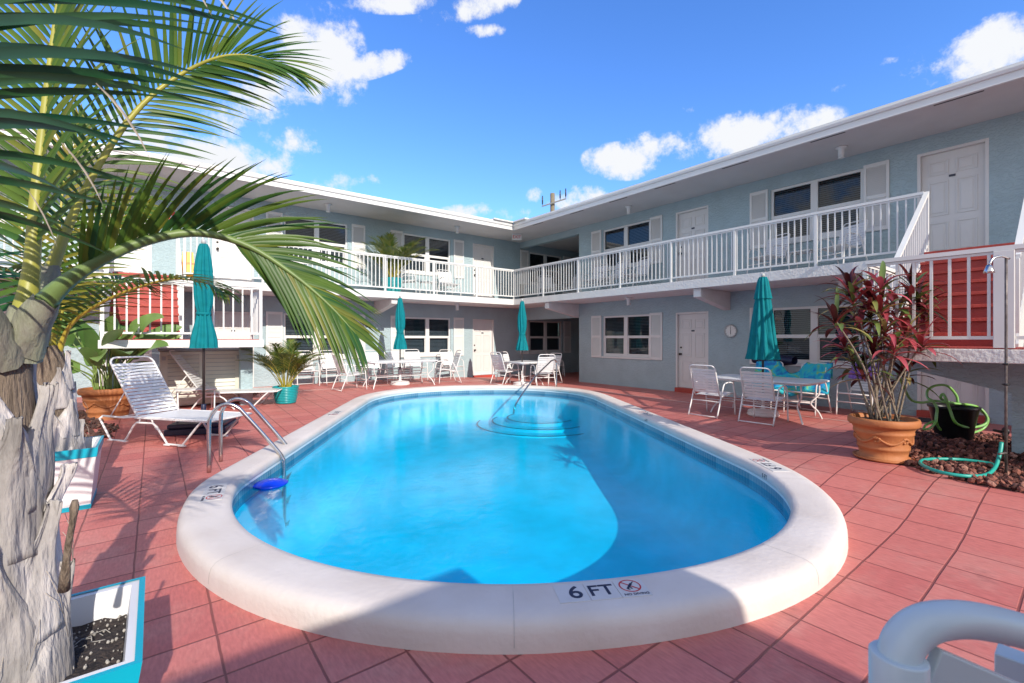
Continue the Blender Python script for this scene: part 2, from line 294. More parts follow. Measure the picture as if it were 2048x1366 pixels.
M = dict(
    wall=stucco(), deck=deckmat(), water=watermat(), pane=panemat(),
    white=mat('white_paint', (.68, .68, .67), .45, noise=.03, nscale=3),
    slab=mat('white_textured_concrete', (.66, .65, .64), .7, noise=.05, nscale=4, bump=.6, bscale=22),
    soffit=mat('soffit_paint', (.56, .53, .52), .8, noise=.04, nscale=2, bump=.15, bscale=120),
    door=mat('door_paint', (.66, .65, .64), .4, noise=.02, nscale=3),
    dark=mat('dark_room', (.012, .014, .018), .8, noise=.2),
    blind=mat('blind_slats', (.40, .42, .45), .5, noise=.05),
    slot=mat('vent_dark', (.02, .02, .022), .7, noise=.1),
    coping=mat('pool_coping_concrete', (.70, .64, .61), .68, col2=(.60, .53, .49), nscale=2.2, bump=.16, bscale=30, detail=10),
    plaster=mat('pool_plaster', (.32, .82, .93), .7, noise=.10, nscale=2.4, detail=9),
    copeface=mat('coping_inner_face', (.62, .70, .74), .6, noise=.05),
    steel=mat('stainless_steel', (.62, .60, .58), .22, metal=1., noise=.08, nscale=5, stretch=(20, 20, 2)),
    teal=mat('teal_canvas', (.003, .17, .20), .75, noise=.12, nscale=9, spec=.15, bump=.1, bscale=200),
    strap=mat('vinyl_strap', (.72, .72, .73), .4, noise=.05, nscale=14),
    frame=mat('powder_coated_frame', (.72, .71, .71), .35, noise=.03, nscale=6),
    ttop=mat('table_top', (.74, .74, .76), .3, noise=.04, nscale=5),
    terra=mat('terracotta', (.46, .17, .058), .65, col2=(.34, .115, .04), nscale=3.5, bump=.2, bscale=30),
    turq=mat('turquoise_glaze', (.008, .30, .33), .3, noise=.15, nscale=5),
    planterw=mat('white_planter_plastic', (.70, .70, .72), .4, noise=.04, nscale=4),
    plantert=mat('turquoise_planter_trim', (.0, .36, .50), .4, noise=.06, nscale=5),
    soil=mat('potting_soil', (.022, .018, .02), .95, col2=(.06, .045, .04), nscale=40, bump=1, bscale=60),
    perlite=mat('perlite', (.36, .34, .32), .9, noise=.2, nscale=30),
    mulch=mat('mulch', (.06, .028, .022), .9, tonecols=[(0, (.03, .016, .016)), (.6, (.085, .04, .032)), (1, (.15, .08, .06))]),
    lava=mat('lava_rock', (.1, .04, .03), .95, tonecols=[(0, (.035, .015, .014)), (.5, (.15, .05, .038)), (.85, (.27, .10, .07)), (1, (.36, .19, .15))], noise=.25, nscale=50, bump=.6, bscale=80),
    palm=mat('palm_leaflet', (.05, .12, .03), .42, tonecols=[(0, (.008, .070, .045)), (.45, (.03, .105, .022)), (.8, (.10, .17, .02)), (1, (.26, .22, .03))], noise=.2, nscale=6, trans=.33, spec=.35),
    dry=mat('dry_fibre', (.42, .36, .30), .9, noise=.2, nscale=20),
    rachis=mat('palm_petiole', (.22, .27, .05), .45, tonecols=[(0, (.10, .17, .07)), (.5, (.20, .27, .05)), (1, (.42, .33, .04))], noise=.15, nscale=12),
    trunk=mat('palm_sheath', (.34, .30, .29), .9, tonecols=[(0, (.29, .265, .25)), (.5, (.43, .40, .385)), (1, (.52, .48, .465))], noise=.5, nscale=13, bump=.8, dist=.025, bscale=38, stretch=(1, 1, .22), detail=8),
    sheath=mat('petiole_sheath_skin', (.27, .29, .19), .7, col2=(.15, .13, .115), nscale=16, stretch=(1, 1, .35), bump=.5, bscale=50, detail=8),
    fibre=mat('palm_fibre', (.10, .075, .055), .95, col2=(.26, .20, .15), nscale=30, stretch=(3, 3, .3), bump=.8, bscale=60),
    banana=mat('paddle_leaf', (.09, .20, .04), .38, tonecols=[(0, (.06, .15, .04)), (.5, (.13, .25, .06)), (1, (.22, .33, .09))], noise=.12, nscale=8, trans=.25),
    areca=mat('areca_leaflet', (.10, .17, .03), .45, tonecols=[(0, (.03, .07, .012)), (.5, (.09, .15, .02)), (1, (.28, .26, .04))], trans=.3, noise=.1),
    ti=mat('ti_leaf', (.12, .02, .03), .32, tonecols=[(0, (.05, .014, .013)), (.38, (.14, .022, .024)), (.6, (.34, .045, .055)), (.74, (.55, .12, .15)), (.8, (.07, .11, .03)), (.92, (.14, .21, .05)), (1, (.42, .32, .12))], noise=.2, nscale=7, trans=.22),
    stem=mat('ti_stem', (.20, .16, .12), .85, noise=.35, nscale=30, bump=.6, bscale=60),
    cabinet=mat('beige_resin', (.60, .58, .50), .5, noise=.03, nscale=6),
    lid_gap_shade=mat('grey_resin_lid_gap_shade', (.30, .32, .34), .5, noise=.05),
    black=mat('black_plastic', (.012, .012, .014), .35, noise=.2, nscale=9),
    navy=mat('navy_plastic', (.012, .016, .05), .4, noise=.2, nscale=6),
    ghose=mat('green_hose', (.20, .48, .05), .4, col2=(.28, .52, .22), nscale=9),
    those=mat('teal_hose', (.02, .34, .28), .4, noise=.12, nscale=9),
    step=mat('red_step_paint', (.40, .055, .04), .55, noise=.14, nscale=5, bump=.2, bscale=40),
    riser=mat('red_riser_paint', (.33, .045, .038), .55, noise=.18, nscale=4, bump=.2, bscale=40),
    pole=mat('dark_bronze_pole', (.05, .04, .04), .4, metal=.4, noise=.1),
    brass=mat('dark_door_hardware', (.05, .045, .04), .3, metal=.9, noise=.1),
    plate=mat('dark_number_plate', (.03, .04, .07), .4, noise=.1),
    clockf=mat('clock_face', (.75, .75, .72), .5, noise=.03),
    grey=mat('grey_plastic', (.40, .42, .43), .5, noise=.06),
    red=mat('red_paint', (.50, .03, .03), .45, noise=.05),
    yellow=mat('yellow_plastic', (.80, .38, .02), .45, noise=.05),
    ink=mat('dark_blue_ink', (.015, .018, .05), .5, noise=.25, nscale=60),
    inkred=mat('red_ink', (.50, .02, .03), .5, noise=.15, nscale=60),
    tile=mat('marker_tile', (.60, .58, .58), .4, noise=.04),
    purple=mat('purple_towel', (.20, .10, .50), .95, col2=(.34, .22, .62), nscale=9, bump=.5, bscale=120),
    wood=mat('weathered_pole_wood', (.20, .17, .12), .9, noise=.3, nscale=10, stretch=(6, 6, .5)),
    galv=mat('galvanised', (.16, .17, .18), .6, metal=.3, noise=.1),
    pipe=mat('rusty_pipe', (.22, .19, .18), .5, metal=.5, col2=(.07, .06, .06), nscale=14),
    pvc=mat('pvc_pipe', (.50, .57, .60), .32, noise=.03),
    blue=mat('blue_plastic', (.004, .04, .62), .22, noise=.08, nscale=8),
    strip=mat('pale_strip', (.62, .52, .48), .7, noise=.1),
    sand=mat('far_ground', (.30, .26, .21), .95, noise=.15, nscale=.5),
    clay=mat('dark_mat', (.03, .03, .035), .9, noise=.2),
)
def tilemat():
    m = mat('waterline_tile', (.10, .27, .42), .25)
    n = m.node_tree.nodes; l = m.node_tree.links; p = n['Principled BSDF']
    a = n.new('ShaderNodeAttribute'); a.attribute_name = 'tone'; cr = n.new('ShaderNodeValToRGB'); e = cr.color_ramp.elements
    e[0].color = (.05, .15, .25, 1); e[1].color = (.19, .36, .48, 1); l.new(a.outputs['Fac'], cr.inputs[0]); l.new(cr.outputs[0], p.inputs['Base Color'])
    return m
M['ptile'] = tilemat()
def towelmat():
    m = mat('beach_towel', (.02, .42, .62), .95, bump=.5, bscale=140)
    n = m.node_tree.nodes; l = m.node_tree.links; p = n['Principled BSDF']; tc = n['Texture Coordinate']
    a = n.new('ShaderNodeTexNoise'); a.inputs['Scale'].default_value = 4.5; a.inputs['Detail'].default_value = 2; a.inputs['Distortion'].default_value = 1.5; l.new(tc.outputs['Object'], a.inputs['Vector'])
    cr = n.new('ShaderNodeValToRGB'); e = cr.color_ramp.elements; e[0].position = .36; e[0].color = (.02, .22, .55, 1); e[1].position = .7; e[1].color = (.30, .52, .10, 1)
    q = e.new(.47); q.color = (.02, .44, .62, 1); q = e.new(.58); q.color = (.05, .50, .50, 1)
    l.new(a.outputs['Fac'], cr.inputs[0]); l.new(cr.outputs[0], p.inputs['Base Color']); return m
M['towel'] = towelmat()

def text_mesh(txt, size):
    cu = bpy.data.curves.new('txt', 'FONT'); cu.body = txt; cu.size = size; cu.extrude = .0006; cu.offset = size*.012
    o = bpy.data.objects.new('txt', cu); C.objects.link(o)
    bpy.context.view_layer.update()
    me = bpy.data.meshes.new_from_object(o.evaluated_get(bpy.context.evaluated_depsgraph_get()))
    bpy.data.objects.remove(o); bpy.data.curves.remove(cu); return me
def add_text(name, txt, size, material, parent, Mx, cx=True):
    me = text_mesh(txt, size); me.materials.clear(); me.materials.append(material)
    xs = [v.co.x for v in me.vertices]
    if cx and xs: me.transform(Matrix.Translation((-(min(xs)+max(xs))/2, 0, 0)))
    o = bpy.data.objects.new(name, me); C.objects.link(o); o.parent = parent; o.matrix_local = Mx; return o

# ------------------------------------------------------------------ pool + deck + ground
AX = R(32); pax = V((sin(AX), cos(AX), 0)); qax = V((cos(AX), -sin(AX), 0))
Q0, HWQ = .46, 2.6
def outline(off, n=200):
    pts = []
    for i in range(n):
        t = 2*pi*i/n; cq, cp = cos(t), sin(t)
        e = 2/2.25 if cp >= 0 else 2/(2.25-(.02 if cq > 0 else .3)*sm(-cp, 0, .35))
        q = (HWQ+off)*math.copysign(abs(cq)**e, cq)
        a = 2.5+off; p = a*math.copysign(abs(cp)**e, cp)
        p += 10.42 if cp >= 0 else 4.98
        pts.append(pax*p+qax*(Q0+q))
    # resample evenly
    L = [0]
    for a, b in zip(pts, pts[1:]+pts[:1]): L.append(L[-1]+(b-a).length)
    out = []; k = 0; P2 = pts+pts[:1]
    for i in range(n):
        s = L[-1]*i/n
        while L[k+1] < s: k += 1
        f = (s-L[k])/(L[k+1]-L[k]); out.append(P2[k].lerp(P2[k+1], f))
    return out
NP = 240
base = outline(0, NP)
nrm = []
for i in range(NP):
    T = (base[(i+1) % NP]-base[i-1]).normalized(); N = V((T.y, -T.x, 0))
    if N.dot(base[i]-(pax*7.7+qax*Q0)) < 0: N = -N
    nrm.append(N)
def ring(off, z): return [base[i]+nrm[i]*off+V((0, 0, z)) for i in range(NP)]
def loft(mb, rings, mi=0, smooth=True, tones=None):
    I = [[mb.vert(p) for p in r] for r in rings]
    for a, b in zip(I, I[1:]):
        for j in range(NP): mb.face((a[j], a[(j+1) % NP], b[(j+1) % NP], b[j]), mi, tones(j) if tones else .5, smooth)
    return I
def dz(p): return deckz(p.x, p.y)
# coping
mb = MB()
cr = [ring(0, .055), ring(-.012, .075), ring(-.012, .125), ring(.008, .148), ring(.05, .155), ring(.225, .156), ring(.275, .152), ring(.31, .140), ring(.333, .118), ring(.344, .085), ring(.348, .03), ring(.35, -.05)]
loft(mb, cr)
o = mb.build('pool_coping', M['coping']); tag(o, kind='structure')
# joints in the coping (thin shallow seams)
mb = MB(); 
for i in range(4, NP, 15):
    a = [base[i]+nrm[i]*q+V((0, 0, z)) for q, z in ((.02, .1522), (.05, .1558), (.225, .1568), (.276, .1528), (.3112, .1408), (.3342, .1183), (.3452, .085), (.3492, .03))]
    T = V((-nrm[i].y, nrm[i].x, 0))*.0022
    for p, q in zip(a, a[1:]): mb.poly([p-T, p+T, q+T, q-T])
tag(mb.build('coping_seams', mat('seam_grime', (.50, .47, .45), .9, noise=.2)), kind='structure')
# basin
mb = MB()
loft(mb, [ring(0, .056), ring(0, .03)], 1, False)
loft(mb, [ring(0, .03), ring(0, -.125)], 2, False, lambda j: .15 if j % 2 == 0 and False else (.3+.5*((j*7919) % 13)/13))
def fz(p):
    t = p.dot(pax); return -.80-.22*sm(t, 10.5, 6)
def fring(off, k):
    return [V((q.x, q.y, k*fz(q))) for q in ring(off, 0)]
loft(mb, [ring(0, -.125), ring(-.035, -.135), fring(-.06, .55), fring(-.1, .8), fring(-.22, .95), fring(-.45, 1.0)], 0)
last = fring(-.45, 1.0)
# floor as a grid of shrinking rings
cen = pax*7.7+qax*Q0
rings = [last]
for k in (.8, .55, .3, .12, .03):
    rr = []
    for p in last:
        c = pax*7.7+qax*Q0
        q = c.lerp(V((p.x, p.y, 0)), k); rr.append(V((q.x, q.y, fz(q))))
    rings.append(rr)
I = loft(mb, rings, 0)
cv = mb.vert((cen.x, cen.y, fz(cen)))
for j in range(NP): mb.face((I[-1][j], I[-1][(j+1) % NP], cv), 0, .5, True)
o = mb.build('pool_basin', [M['plaster'], M['copeface'], M['ptile']]); tag(o, kind='structure')
# tile grout lines: thin proud vertical strips
mb = MB()
for i in range(0, NP, 1):
    for f in (0., .5):
        a = base[i].lerp(base[(i+1) % NP], f); Nn = nrm[i]; T = V((-Nn.y, Nn.x, 0))*.002
        a = a-Nn*.0015
        mb.poly([a-T+V((0, 0, -.125)), a+T+V((0, 0, -.125)), a+T+V((0, 0, .03)), a-T+V((0, 0, .03))])
tag(mb.build('tile_grout', mat('grout', (.30, .40, .46), .8, noise=.1)), kind='structure')
# water
mb = MB(); w = [mb.vert(p) for p in ring(-.001, -.035)]; mb.face(w, 0)
tag(mb.build('pool_water', M['water']), kind='structure')
# underwater entry steps (quarter round) at far right
mb = MB()
ec = pax*12.1+qax*2.0
for k, (r, z) in enumerate(((1.7, -.77), (1.3, -.70), (.9, -.62))):
    pts = []
    for j in range(40):
        a = 2*pi*j/40; p = ec+V((cos(a), sin(a), 0))*r
        # keep inside basin
        d = min(range(0, NP, 2), key=lambda i: (base[i]-p).length)
        s = (p-base[d]).dot(nrm[d])
        if s > -.03: p = p-nrm[d]*(s+.03)
        pts.append((p.x, p.y))
    mb.prism(pts, fz(ec)-.1-.001*k, z)
tag(mb.build('pool_steps', M['plaster'], bev=.02), kind='structure')
mb = MB()
for k, (r, z) in enumerate(((1.7, -.77), (1.3, -.70), (.9, -.62))):
    pts = []
    for j in range(60):
        a = 2*pi*j/60; p = ec+V((cos(a), sin(a), 0))*(r-.03)
        d = min(range(0, NP, 2), key=lambda i: (base[i]-p).length)
        if (p-base[d]).dot(nrm[d]) < -.08: pts.append((a, p))
    for (a0, p), (a1, q) in zip(pts, pts[1:]):
        if a1-a0 < .2: mb.strap((p.x, p.y, z+.003), (q.x, q.y, z+.003), .04, .004, (0, 0, 1))
tag(mb.build('step_edge_tiles', M['navy']), kind='structure')
# deck: ring strips from coping out to a rectangle
X0, X1, Y0, Y1 = -9., 16., -7., 19.
mb = MB(); inner = ring(.31, 0)
outer = []
for i in range(NP):
    p = inner[i]; d = (p-cen).normalized(); t = min(((X1 if d.x > 0 else X0)-cen.x)/d.x if abs(d.x) > 1e-6 else 1e9, ((Y1 if d.y > 0 else Y0)-cen.y)/d.y if abs(d.y) > 1e-6 else 1e9)
    outer.append(cen+d*t)
# put corners exactly
for cx_, cy_ in ((X0, Y0), (X0, Y1), (X1, Y0), (X1, Y1)):
    k = min(range(NP), key=lambda i: (outer[i]-V((cx_, cy_, 0))).length); outer[k] = V((cx_, cy_, 0))
rows = []
for k in range(15):
    f = (k/14)**1.3; row = []
    for i in range(NP):
        p = inner[i].lerp(outer[i], f); row.append(V((p.x, p.y, deckz(p.x, p.y))))
    rows.append(row)
loft(mb, rows)
tag(mb.build('pool_deck', M['deck']), kind='structure')
mb = MB(); B = 1500
for a in (((-B, -B), (B, -B), (B, Y0), (-B, Y0)), ((-B, Y1), (B, Y1), (B, B), (-B, B)), ((-B, Y0), (X0, Y0), (X0, Y1), (-B, Y1)), ((X1, Y0), (B, Y0), (B, Y1), (X1, Y1))):
    mb.poly([(x, y, -.004) for x, y in a])
tag(mb.build('ground', M['sand']), kind='structure')
# pale strip laid on the deck following both walls
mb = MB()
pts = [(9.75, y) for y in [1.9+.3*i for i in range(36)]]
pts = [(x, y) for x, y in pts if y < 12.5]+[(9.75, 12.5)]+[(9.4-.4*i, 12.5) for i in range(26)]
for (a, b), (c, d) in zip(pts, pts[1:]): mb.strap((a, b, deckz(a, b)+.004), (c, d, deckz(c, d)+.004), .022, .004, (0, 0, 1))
tag(mb.build('deck_pale_strip', M['strip']), kind='structure')

# ------------------------------------------------------------------ motel building
XW, YW, XF, YF = 11.5, 14.26, 10.0, 12.76
ZB, ZT, ZS = 2.66, 2.86, 5.29
bld = thing('motel_building', 'two-storey pale blue stucco motel wrapped in an L round the pool', 'building', (XW, YW, 0))
INV = Matrix.Translation((-XW, -YW, 0))
def bpart(mb, name, mats, bev=0, parent=None):
    mb.v = [(x-XW, y-YW, z) for x, y, z in mb.v]; return mb.build(name, mats, parent or bld, bev)
def wall(mb, axis, c, thick, u0, u1, z0, z1, holes):
    us = sorted({u0, u1, *[h[0] for h in holes], *[h[1] for h in holes]}); zs = sorted({z0, z1, *[h[2] for h in holes], *[h[3] for h in holes]})
    def P(u, z, d): return (c+d, u, z) if axis == 'x' else (u, c+d, z)
    for ua, ub in zip(us, us[1:]):
        for za, zb in zip(zs, zs[1:]):
            um, zm = (ua+ub)/2, (za+zb)/2
            if any(h[0] < um < h[1] and h[2] < zm < h[3] for h in holes): continue
            mb.poly([P(ua, za, 0), P(ub, za, 0), P(ub, zb, 0), P(ua, zb, 0)]); mb.poly([P(ua, za, thick), P(ua, zb, thick), P(ub, zb, thick), P(ub, za, thick)])
    for (a, b, zl, zh) in holes:
        mb.poly([P(a, zl, 0), P(a, zh, 0), P(a, zh, thick), P(a, zl, thick)]); mb.poly([P(b, zl, 0), P(b, zl, thick), P(b, zh, thick), P(b, zh, 0)])
        mb.poly([P(a, zh, 0), P(b, zh, 0), P(b, zh, thick), P(a, zh, thick)])
        if zl > z0: mb.poly([P(a, zl, 0), P(a, zl, thick), P(b, zl, thick), P(b, zl, 0)])
    for u in (u0, u1): mb.poly([P(u, z0, 0), P(u, z0, thick), P(u, z1, thick), P(u, z1, 0)])
WZ = (.91, 2.2); FL2 = 2.79   # window z and second-floor shift
Rwin = [3.925, 9.075, -1.22]; Rdoor = [(1.22, 2.18), (6.37, 7.33), (-3.93, -2.97)]
Lwin = [7.43, 3.8, -3.9]; Ldoor = [(9.27, 10.23), (1.2, 2.16), (-1.0, -.04)]
mb = MB()
holes = []
for sft in (0, FL2):
    for c in Rwin: holes.append((c-.9, c+.9, WZ[0]+sft, WZ[1]+sft))
    for a, b in Rdoor: holes.append((a, b, .11+sft, 2.2+sft))
wall(mb, 'x', XW, .2, -6.5, 11.03, -.05, ZS, holes)
wall(mb, 'x', XW, .2, 11.03, YW, 2.2, ZS, [(11.03, YW, 2.86, 5.07)])      # headers over the breezeway
bpart(mb, 'wall', M['wall'])
mb = MB(); holes = []
for sft in (0, FL2):
    for c in Lwin: holes.append((c-.9, c+.9, WZ[0]+sft, WZ[1]+sft))
    holes.append((12.0, 13.8, WZ[0]+sft, WZ[1]+sft))
    for a, b in Ldoor: holes.append((a, b, .13+sft, 2.21+sft))
wall(mb, 'y', YW, .2, -9.0, 15.6, -.05, ZS, holes)
bpart(mb, 'wall', M['wall'])
mb = MB()
mb.box((XW+.2, 10.83, -.05), (15.6, 11.03, ZS)); mb.box((15.6, 10.83, -.05), (15.8, YW+.2, ZS))
bpart(mb, 'wall', M['wall'])
mb = MB()   # outer shell behind, keeps light out of the rooms
mb.box((XW+.2, -6.5, -.05), (17., -6.3, ZS)); mb.box((16.8, -6.3, -.05), (17., 10.83, ZS)); mb.box((-9., YW+.2, -.05), (-8.8, 18.8, ZS)); mb.box((-9., 18.8, -.05), (15.8, 19., ZS))
bpart(mb, 'wall', M['wall'])
mb = MB()   # unseen wing block added behind the viewpoint to shade the near rim
mb.box((.1, -9.2, -.05), (1.7, -3.3, 2.95)); bpart(mb, 'wall', M['wall']); mb = MB(); mb.box((-9., -9.2, -.05), (.098, -3.3, 2.95)); bpart(mb, 'wall', M['wall'])
mb = MB(); mb.box((.12, -9.4, 2.952), (1.82, -3.1, 3.13)); bpart(mb, 'roof', M['white']); mb = MB(); mb.box((-9.2, -9.4, 2.952), (.118, -3.1, 3.13)); bpart(mb, 'roof', M['white'])  # roof slabs of the added shading block
# balcony slab
mb = MB(); mb.prism([(XF, -6.5), (XW, -6.5), (XW, 11.03), (15.6, 11.03), (15.6, YW), (-9, YW), (-9, YF), (XF, YF)], ZB, ZT)
bpart(mb, 'balcony_slab', M['slab'], .006)
# roof: soffit, fascia, gutter
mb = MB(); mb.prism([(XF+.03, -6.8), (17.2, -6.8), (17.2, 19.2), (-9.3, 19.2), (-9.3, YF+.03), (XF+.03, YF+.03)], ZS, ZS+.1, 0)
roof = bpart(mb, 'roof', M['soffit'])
mb = MB()
prof = [(.03, .002), (-.015, .002), (-.015, .028), (.0, .034), (.0, .125), (-.03, .13), (-.045, .175), (-.045, .188), (-.02, .195), (-.02, .235), (.06, .25), (3., .55)]
for a, b in zip(prof, prof[1:]):
    A = [(XF+a[0], -6.8, ZS+a[1]), (XF+a[0], YF+a[0], ZS+a[1]), (-9.3, YF+a[0], ZS+a[1])]
    Bq = [(XF+b[0], -6.8, ZS+b[1]), (XF+b[0], YF+b[0], ZS+b[1]), (-9.3, YF+b[0], ZS+b[1])]
    for k in (0, 1): mb.poly([A[k], A[k+1], Bq[k+1], Bq[k]])
ZR = ZS+.55
mb.poly([(XF+3, -6.8, ZR), (XF+3, YF+3, ZR), (17.2, YF+3, ZR), (17.2, -6.8, ZR)]); mb.poly([(-9.3, YF+3, ZR), (17.2, YF+3, ZR), (17.2, 19.2, ZR), (-9.3, 19.2, ZR)])
bpart(mb, 'fascia', M['white'], parent=roof)
mb = MB()   # little raised cap where the two gutters meet
mb.box((XF-.1, YF-.75, ZS+.24), (XF+.2, YF-.03, ZS+.285)); mb.box((XF-.9, YF-.1, ZS+.24), (XF-.03, YF+.2, ZS+.28))
bpart(mb, 'gutter_cap', M['white'], parent=roof)
for (a, b) in ((1.12, 1.70), (2.92, 3.49), (4.67, 5.25), (6.43, 7.02), (7.88, 8.49), (9.48, 10.03), (11.28, 11.78)):
    mb = MB(); mb.box((XF+.05, a, ZS-.003), (XF+.085, b, ZS+.01)); bpart(mb, 'soffit_vent', M['slot'], parent=roof)
# cantilever bracket beams
def bracket(x0, dx, y0, dy, side):
    mb = MB(); w = .19
    if side == 'R':   # projects toward -X at Y=y0
        pr = [(10.1, ZB), (10.1, ZB-.2), (10.2, ZB-.22), (XW, ZB-.46), (XW, ZB)]
        a = [mb.vert((x, y0, z-.002)) for x, z in pr]; b = [mb.vert((x, y0+w, z-.002)) for x, z in pr]
    else:
        pr = [(12.86, ZB), (12.86, ZB-.15), (12.96, ZB-.17), (YW, ZB-.40), (YW, ZB)]
        a = [mb.vert((y0, x, z-.002)) for x, z in pr]; b = [mb.vert((y0+w, x, z-.002)) for x, z in pr]
    mb.face(a); mb.face(b[::-1])
    for k in range(5): mb.face((a[k], b[k], b[(k+1) % 5], a[(k+1) % 5]))
    bpart(mb, 'bracket_beam', M['slab'], .008)
for y in (11.03, 5.78, .6): bracket(0, 0, y, 0, 'R')
for x in (5.52, .3): bracket(0, 0, x, 0, 'L')
# windows, shutters, doors: built facing -Y at local origin, x along wall, then rotated for the right wall
def wp_window():
    mb = MB(); t = .055
    W, Z0, Z1 = .9, WZ[0], WZ[1]
    mb.box((-W, .03, Z0), (-W+t, .10, Z1)); mb.box((W-t, .03, Z0), (W, .10, Z1)); mb.box((-W+t, .03, Z1-t), (W-t, .10, Z1)); mb.box((-W+t, .02, Z0), (W-t, .10, Z0+t))
    mb.box((-.07, .025, Z0+t), (.07, .10, Z1-t)); zm = Z0+.62
    for s in (-1, 1):
        a, b = (s*.07, s*(W-t)) if s > 0 else (s*(W-t), s*.07)
        mb.box((a, .035, zm-.04), (b, .095, zm+.04))
        for q in (a, b-.03): mb.box((q, .045, Z0+t), (q+.03, .094, zm-.04))
        mb.box((a+.03, .045, Z0+t), (b-.03, .094, Z0+t+.04))
    mb.box((-W-.03, -.035, Z0-.055), (W+.03, .03, Z0-.002))
    f = mb.build('window', M['white'], None, .004)
    mb = MB()
    for s in (-1, 1):
        a, b = (.07, W-t) if s > 0 else (-W+t, -.07)
        for z0, z1 in ((zm+.04, Z1-t), (Z0+t+.04, zm-.04)): mb.poly([(a, .07, z0), (b, .07, z0), (b, .07, z1), (a, .07, z1)])
    mb.build('pane', M['pane'], f)
    mb = MB(); z = Z0+.03
    while z < Z1-.02:
        for a, b in ((-W+.05, -.03), (.03, W-.05)):
            mb.poly([(a, .125, z), (b, .125, z), (b, .15, z+.026), (a, .15, z+.026)])
        z += .045
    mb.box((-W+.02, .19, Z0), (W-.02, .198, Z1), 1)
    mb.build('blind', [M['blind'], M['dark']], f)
    return f
def wp_shutter(w=.42):
    mb = MB(); Z0, Z1 = .86, 2.23; zm = (Z0+Z1)/2; h = w/2
    mb.box((-h, -.035, Z0), (-h+.05, .0, Z1)); mb.box((h-.05, -.035, Z0), (h, .0, Z1))
    for z0, z1 in ((Z0, Z0+.07), (zm-.035, zm+.035), (Z1-.07, Z1)): mb.box((-h+.05, -.034, z0), (h-.05, .0, z1))
    for z0, z1 in ((Z0+.07, zm-.035), (zm+.035, Z1-.07)):
        n_ = 16
        for k in range(n_):
            z = z0+(z1-z0)*k/n_; mb.poly([(-h+.05, -.03, z), (h-.05, -.03, z), (h-.05, -.012, z+(z1-z0)/n_*1.05), (-h+.05, -.012, z+(z1-z0)/n_*1.05)])
        mb.box((-h+.05, -.008, z0), (h-.05, -.001, z1))
    return mb.build('shutter', M['white'], None, .003)
def wp_door():
    mb = MB(); W = .48; Z0, Z1 = .12, 2.2
    mb.box((-W, .0, Z0), (-W+.05, .13, Z1)); mb.box((W-.05, .0, Z0), (W, .13, Z1)); mb.box((-W+.05, .0, Z1-.05), (W-.05, .13, Z1))
    mb.box((-W+.05, .08, Z0), (W-.05, .12, Z1-.05))
    for x0, x1 in ((-.33, -.05), (.05, .33)):
        for z0, z1 in ((Z0+.16, Z0+.74), (Z0+.86, Z0+1.5), (Z0+1.62, Z0+1.88)):
            g = .025
            mb.box((x0, .066, z0), (x0+g, .08, z1)); mb.box((x1-g, .066, z0), (x1, .08, z1)); mb.box((x0+g, .066, z0), (x1-g, .08, z0+g)); mb.box((x0+g, .066, z1-g), (x1-g, .08, z1))
            mb.box((x0+.06, .070, z0+.06), (x1-.06, .08, z1-.06))
    d = mb.build('door', M['door'], None, .004)
    mb = MB(); mb.lathe([(.026, 0), (.03, .012), (.012, .02), (.012, .045), (.03, .055), (.032, .075), (.02, .085)], 14); mb.v = [(-.36+x, .078-z, 1.05+y) for x, y, z in mb.v]
    mb.build('door_handle', M['brass'], d)
    mb = MB(); mb.lathe([(.026, 0), (.026, .012), (.018, .02)], 14); mb.v = [(-.36+x, .078-z, 1.23+y) for x, y, z in mb.v]; mb.build('deadbolt', M['brass'], d)
    mb = MB(); mb.box((-.045, .068, 1.67), (.045, .0755, 1.71)); mb.build('number_plate', M['plate'], d)
    mb = MB(); mb.box((-W, -.06, -.02), (W, .12, Z0-.002)); mb.build('threshold', M['step'], d, .006)
    return d
pw, ps, pd = wp_window(), wp_shutter(), wp_door()
first = {}
def place(proto, side, u, sft):
    key = proto.name
    o = proto if key not in first else dup(proto)
    first[key] = 1
    if side == 'R': loc = (XW, u, sft); rz = -pi/2
    else: loc = (u, YW, sft); rz = 0
    o.parent = bld; o.location = (loc[0]-XW, loc[1]-YW, loc[2]); o.rotation_euler = (0, 0, rz); return o
for sft in (0, FL2):
    for c in Rwin:
        place(pw, 'R', c, sft); place(ps, 'R', c+1.16, sft); place(ps, 'R', c-1.12, sft)
    for a, b in Rdoor: place(pd, 'R', (a+b)/2, sft)
    for c in Lwin:
        place(pw, 'L', c, sft); place(ps, 'L', c-1.14, sft); place(ps, 'L', c+1.23, sft)
    place(pw, 'L', 12.9, sft); place(ps, 'L', 11.72, sft); place(ps, 'L', 14.12, sft)
    for a, b in Ldoor: place(pd, 'L', (a+b)/2, sft)
# ceiling lights
mb = MB(); mb.lathe([(.10, 0), (.10, -.02), (.055, -.04), (.05, -.2), (.06, -.21), (.052, -.22)], 18)
lt = mb.build('ceiling_light', M['white'], bld)
spots = [(10.8, y, z) for y in (8.4, 3.2, -2.) for z in (ZB-.002, ZS-.002)]+[(x, 13.5, z) for x in (8.15, 0., 3.9) for z in (ZB-.002, ZS-.002)]
for i, (x, y, z) in enumerate(spots):
    o = lt if i == 0 else dup(lt, parent=bld); o.location = (x-XW, y-YW, z)
